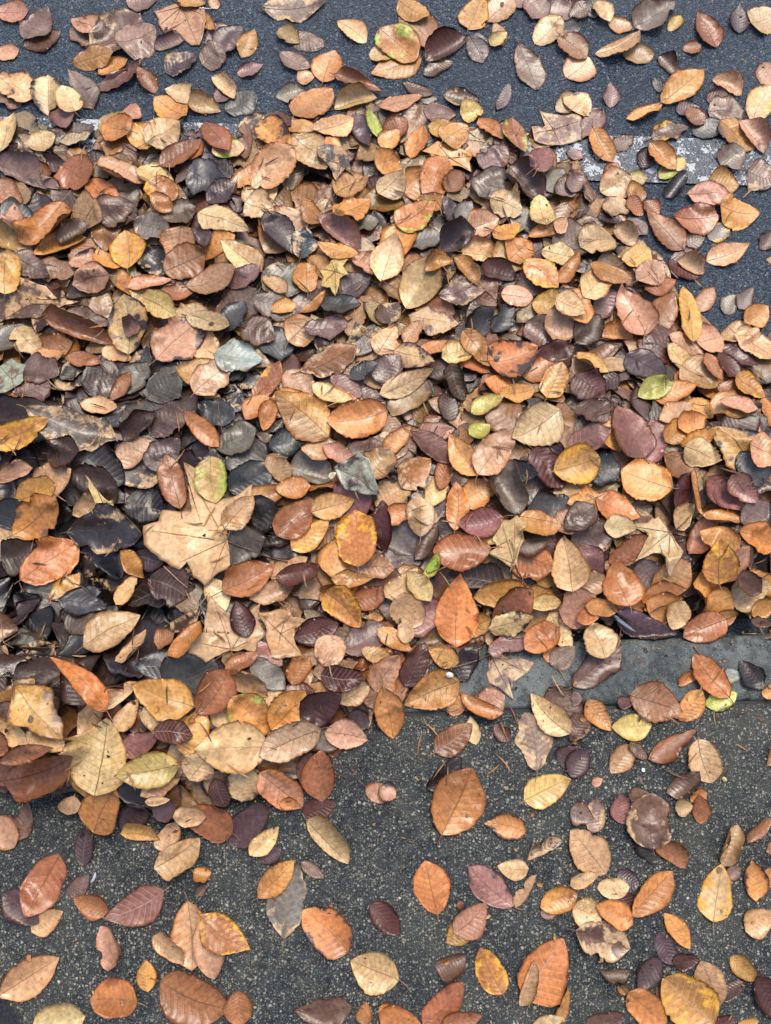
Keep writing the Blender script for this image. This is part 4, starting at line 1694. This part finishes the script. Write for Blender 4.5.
used = set(); missing = 0
GROUP = 'beech leaves fallen over the road, kerb and pavement'
for q in sorted(SINGLE, key=lambda q: q['s']):
    P = q['P']; nu, nv = P.shape[:2]; R = np.random.default_rng(q['s'] + 5)
    base = P[0, nv // 2].copy()
    if 'mid' in q: lab = make_label(q, used)
    else: lab = None
    if lab is None:
        missing += 1; lab = f"{own(q)} beech leaf, {q['reg']}, " + (q['nbl'] or [''])[0]; print('LABEL?', lab)
    used.add(lab)
    e = root('beech_leaf', base, lab, 'leaf', GROUP)
    b = blade_obj(q, base, LEAF_MAT, e)
    lightness = np.mean(PAL[q['c']])
    tone = 'pale' if 'w' in q['f'] else ('tan' if R.random() < .65 else 'mid') if lightness > 118 else ('mid' if R.random() < .6 else 'dark')
    N = grid_normals(P)
    mid = P[:, nv // 2] + N[:, nv // 2] * 0.00012
    V, F = tube(mid[:int(nu * .9)] - base, .00050, .00015, 5)
    link('midrib', mesh_from('midrib', V, F), STALK_MAT[tone], b)
    if q['rec']['lv'] >= 1:
        d = P[0, nv // 2] - P[4, nv // 2]; d2 = d[:2] / (np.linalg.norm(d[:2]) + 1e-9); ln = R.uniform(.009, .019); sd_ = R.uniform(-.35, .35)
        t = np.linspace(0, 1, 6)[:, None]; pv = np.array([-d2[1], d2[0]])
        path = P[0, nv // 2][:2] + d2 * ln * t + pv * sd_ * ln * t ** 2
        pz = lift(path); pz[:, 2] = np.maximum(pz[:, 2], P[0, nv // 2][2] + (0.0 if R.random() < .6 else .2 * ln) * t[:, 0]); pz[0, 2] = P[0, nv // 2][2]
        V, F = tube(pz - base, .0008, .0007, 6)
        link('stalk', mesh_from('stalk', V, F), STALK_MAT[tone], e)
print('labels without a unique match:', missing)

for q in [q for q in PLACED if q['kind'] == 'maple']:
    m = q['rec']; P = q['P']; base = P[0].mean(0)
    e = root('maple_leaf', base, m['label'], 'leaf', 'lobed maple leaves among the beech leaves')
    b = blade_obj(q, base, MAPLE_MAT, e, True)
    # main veins run from the stalk joint to the lobe tips, lying on the blade
    j0 = np.array(m['ss'][0] if m['ss'] else m['cc']); flat_xy = P.reshape(-1, 3)
    pxy = project(flat_xy)
    for tp in m['tt']:
        pts = []
        for t in np.linspace(0.0, .93, 12):
            g = j0 + (np.array(tp) - j0) * t; k_ = np.argsort(((pxy - g) ** 2).sum(1))[:4]
            wgt = 1 / (((pxy[k_] - g) ** 2).sum(1) + .5); c = (flat_xy[k_] * wgt[:, None]).sum(0) / wgt.sum(); c[:2] = at(*g, c[2]); pts.append(c)
        pts = np.array(pts); pts[1:-1, 2] = (pts[:-2, 2] + 2 * pts[1:-1, 2] + pts[2:, 2]) / 4; pts[:, 2] += .0007
        V, F = tube(pts - base, .0008, .0003, 5); link('vein', mesh_from('vein', V, F), STALK_MAT['tan'], b)
    if m['ss']:
        a, c = np.array(m['ss'][0]), np.array(m['ss'][1]); zz = flat_xy[:, 2].mean()
        pts = np.array([at(*(a + (c - a) * t + np.array([1.5, 1]) * math.sin(3.1 * t)), zz) for t in np.linspace(0, 1, 12)])
        V, F = tube(lift(pts, .0012) - base, .0011, .0013, 7); link('stalk', mesh_from('stalk', V, F), STALK_MAT['mid'], e)

# every leaf beyond the 300 that show largest: one object
VV = []; FF = []; AA = [[], [], [], []]; off = 0
for q in rest + [q for q in PLACED if q['kind'] == 'fill']:
    P = q['P'] if q['kind'] == 'fill' else q['P'][::2, ::2]
    V, F = blade_mesh(P); VV.append(V); FF.append(F + off); off += len(V)
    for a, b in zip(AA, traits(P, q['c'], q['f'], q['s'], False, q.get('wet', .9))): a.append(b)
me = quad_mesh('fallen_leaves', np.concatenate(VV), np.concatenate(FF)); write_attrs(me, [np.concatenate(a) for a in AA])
o = link('fallen_leaves', me, LEAF_MAT); o['kind'] = 'stuff'; o['label'] = 'countless smaller and half-buried brown, tan and plum leaves beneath the single ones'; o['category'] = 'leaves'

# ------------------------------------------------------------------ small things
def pebble(px, py, r, col, label, name='pebble', cat='pebble', squash=.7, seed=1):
    R = np.random.default_rng(seed); c = hit(px, py); z = float(hs(np.array([c[0]]), np.array([c[1]]))[0])
    V = []; F = []; nu_, nv_ = 9, 14
    for i in range(nu_):
        a = math.pi * i / (nu_ - 1)
        for j in range(nv_):
            b = 2 * math.pi * j / nv_
            k_ = r * (1 + .12 * math.sin(2 * b + seed) + .10 * math.cos(3 * a + b + seed))
            V.append((k_ * math.sin(a) * math.cos(b), k_ * .85 * math.sin(a) * math.sin(b), k_ * squash * math.cos(a)))
    for i in range(nu_ - 1):
        for j in range(nv_): F.append((i * nv_ + j, (i + 1) * nv_ + j, (i + 1) * nv_ + (j + 1) % nv_, i * nv_ + (j + 1) % nv_))
    o = link(name, mesh_from(name, V, F), mat_plain(name + '_stone', col, .6, .25, 400, .4)); o.location = (c[0], c[1], z + r * squash * .8)
    o['label'] = label; o['category'] = cat
pebble(449, 675, .0062, (.62, .63, .58), 'small white pebble on the kerb beside an ochre leaf with a long stalk', seed=2)
pebble(505.5, 788, .0042, (.32, .22, .16), 'tiny pinkish brown pebble on the gritty pavement below the kerb', seed=3)
pebble(724, 779, .0042, (.52, .48, .20), 'tiny yellow pebble on the gritty pavement at lower right', seed=4)
pebble(643, 770, .0036, (.70, .70, .68), 'tiny white stone chip on the gritty pavement below a tan leaf', seed=5)
pebble(524, 460, .0085, (.085, .055, .042), 'round brown nut husk between the cream and maroon leaves', 'nut_husk', 'nut husk', .8, 6)
pebble(496, 358, .0062, (.12, .13, .15), 'small blue-grey stone lying on a broad orange leaf', squash=.4, seed=7)

def twig(pts, r, mat, label, name='twig', cat='twig'):
    w_ = np.array([hit(*p) for p in pts]); t = np.linspace(0, len(pts) - 1, 22)
    xy = np.column_stack([np.interp(t, range(len(pts)), w_[:, i]) for i in (0, 1)])
    P = lift(xy, r * 1.1); P[:, 2] = np.maximum(P[:, 2], np.convolve(np.pad(P[:, 2], 3, mode='edge'), np.ones(7) / 7, 'valid'))
    V, F = tube(P, r, r * .6, 6); o = link(name, mesh_from(name, V, F), mat); o['label'] = label; o['category'] = cat
twig([(0, 452), (20, 456), (46, 459)], .0012, STALK_MAT['dark'], 'thin dark twig at the left edge below the glossy orange leaf')
twig([(218, 400), (222, 430), (223, 450)], .0009, STALK_MAT['mid'], 'thin upright twig among slate leaves above the yellow-green leaf')
twig([(388, 326), (400, 322), (412, 318)], .0008, STALK_MAT['pale'], 'thin pale stalk lying loose below the largest cream leaf')
twig([(165, 567), (178, 580), (188, 588)], .0012, STALK_MAT['pale'], 'short pale twig under the edge of the biggest maple leaf')
twig([(107, 692), (118, 684), (127, 668)], .0010, STALK_MAT['mid'], 'short bent twig below the tan pointed leaf in the dark hollow')
twig([(200, 9), (206, 8), (214, 9)], .0016, mat_plain('white_stalk', (.6, .62, .62), .5), 'short white stick on the tarmac at the top of the photo')

# crumbs of leaf, bits of stalk, seed husks and grit lying between the leaves
CV = []; CF = []; CA = [[], [], [], []]; off = 0
for i in range(900):
    q_ = rng.random()
    px, py = (rng.uniform(-60, 830), rng.uniform(690, 1060)) if q_ < .55 else (rng.uniform(-60, 830), rng.uniform(-30, 330)) if q_ < .8 else (rng.uniform(400, 830), rng.uniform(610, 720))
    c = hit(px, py); l_ = rng.choice([.0022, .0035, .006, .010], p=[.4, .34, .19, .07]); a_ = rng.uniform(0, 6.28); d_ = np.array([math.cos(a_), math.sin(a_)]) * l_ / 2
    P = make_blade(c - d_, c + d_, l_ * (rng.uniform(.4, .9) if rng.random() < .8 else .12), '', 7, 5, 300000 + i, 1.0, .05, .10, .45)
    V, F = blade_mesh(P); CV.append(V); CF.append(F + off); off += len(V)
    for a, b_ in zip(CA, traits(P, rng.choice(['oc', 'br', 'ta', 'cr', 'ru', 'db', 'ye', 'gy']), '', 300000 + i, False, .8)): a.append(b_)
for i in range(260):                                           # loose stalks caught in the pile
    px, py = rng.uniform(-20, 790), rng.uniform(120, 780)
    c = hit(px, py); l_ = rng.uniform(.018, .042); a_ = rng.uniform(0, 6.28); d_ = np.array([math.cos(a_), math.sin(a_)]) * l_ / 2
    P = make_blade(c - d_, c + d_, .0022, '', 9, 5, 400000 + i, 1.0, .08); P[..., 2] += .0005
    V, F = blade_mesh(P); CV.append(V); CF.append(F + off); off += len(V)
    for a, b_ in zip(CA, traits(P, rng.choice(['br', 'ta', 'ru', 'oc']), '', 400000 + i, False, .8)): a.append(b_)
me = quad_mesh('leaf_crumbs', np.concatenate(CV), np.concatenate(CF)); write_attrs(me, [np.concatenate(a) for a in CA])
o = link('leaf_crumbs', me, LEAF_MAT); o['kind'] = 'stuff'; o['label'] = 'fine crumbs of broken leaf and stalk strewn over the pavement and tarmac'; o['category'] = 'crumbs'

def scrap(px, py, lx, wpx, ang, col, label, name='leaf_scrap', cat='leaf scrap'):
    c = hit(px, py); d = np.array([math.cos(ang), math.sin(ang)]) * lx / 2
    P = make_blade(c - d, c + d, wpx, 'd', 13, 7, int(px * 7 + py), .6); base = P.reshape(-1, 3).mean(0)
    V, F = blade_mesh(P); me = quad_mesh(name, V - base, F)
    o = link(name, me, mat_plain(name + '_skin', col, .5, .2)); o.location = base; o['label'] = label; o['category'] = cat
scrap(431.5, 566, .024, .011, 1.0, (.32, .46, .06), 'bright green scrap of leaf in the middle of the pile')
scrap(333, 477, .014, .010, .4, (.62, .60, .34), 'tiny pale yellow scrap left of the grey-green triangular leaf')
scrap(94, 877, .015, .0035, 1.3, (.40, .43, .46), 'thin white paper scrap on the pavement above a small rust leaf', 'paper_scrap', 'paper scrap')
scrap(622, 624, .046, .0045, -.62, (.22, .27, .32), 'narrow blue-grey strip on the kerb, coloured as the glossy edge of a plum leaf')  # sheen along the plum leaf's edge, put in as a coloured strip
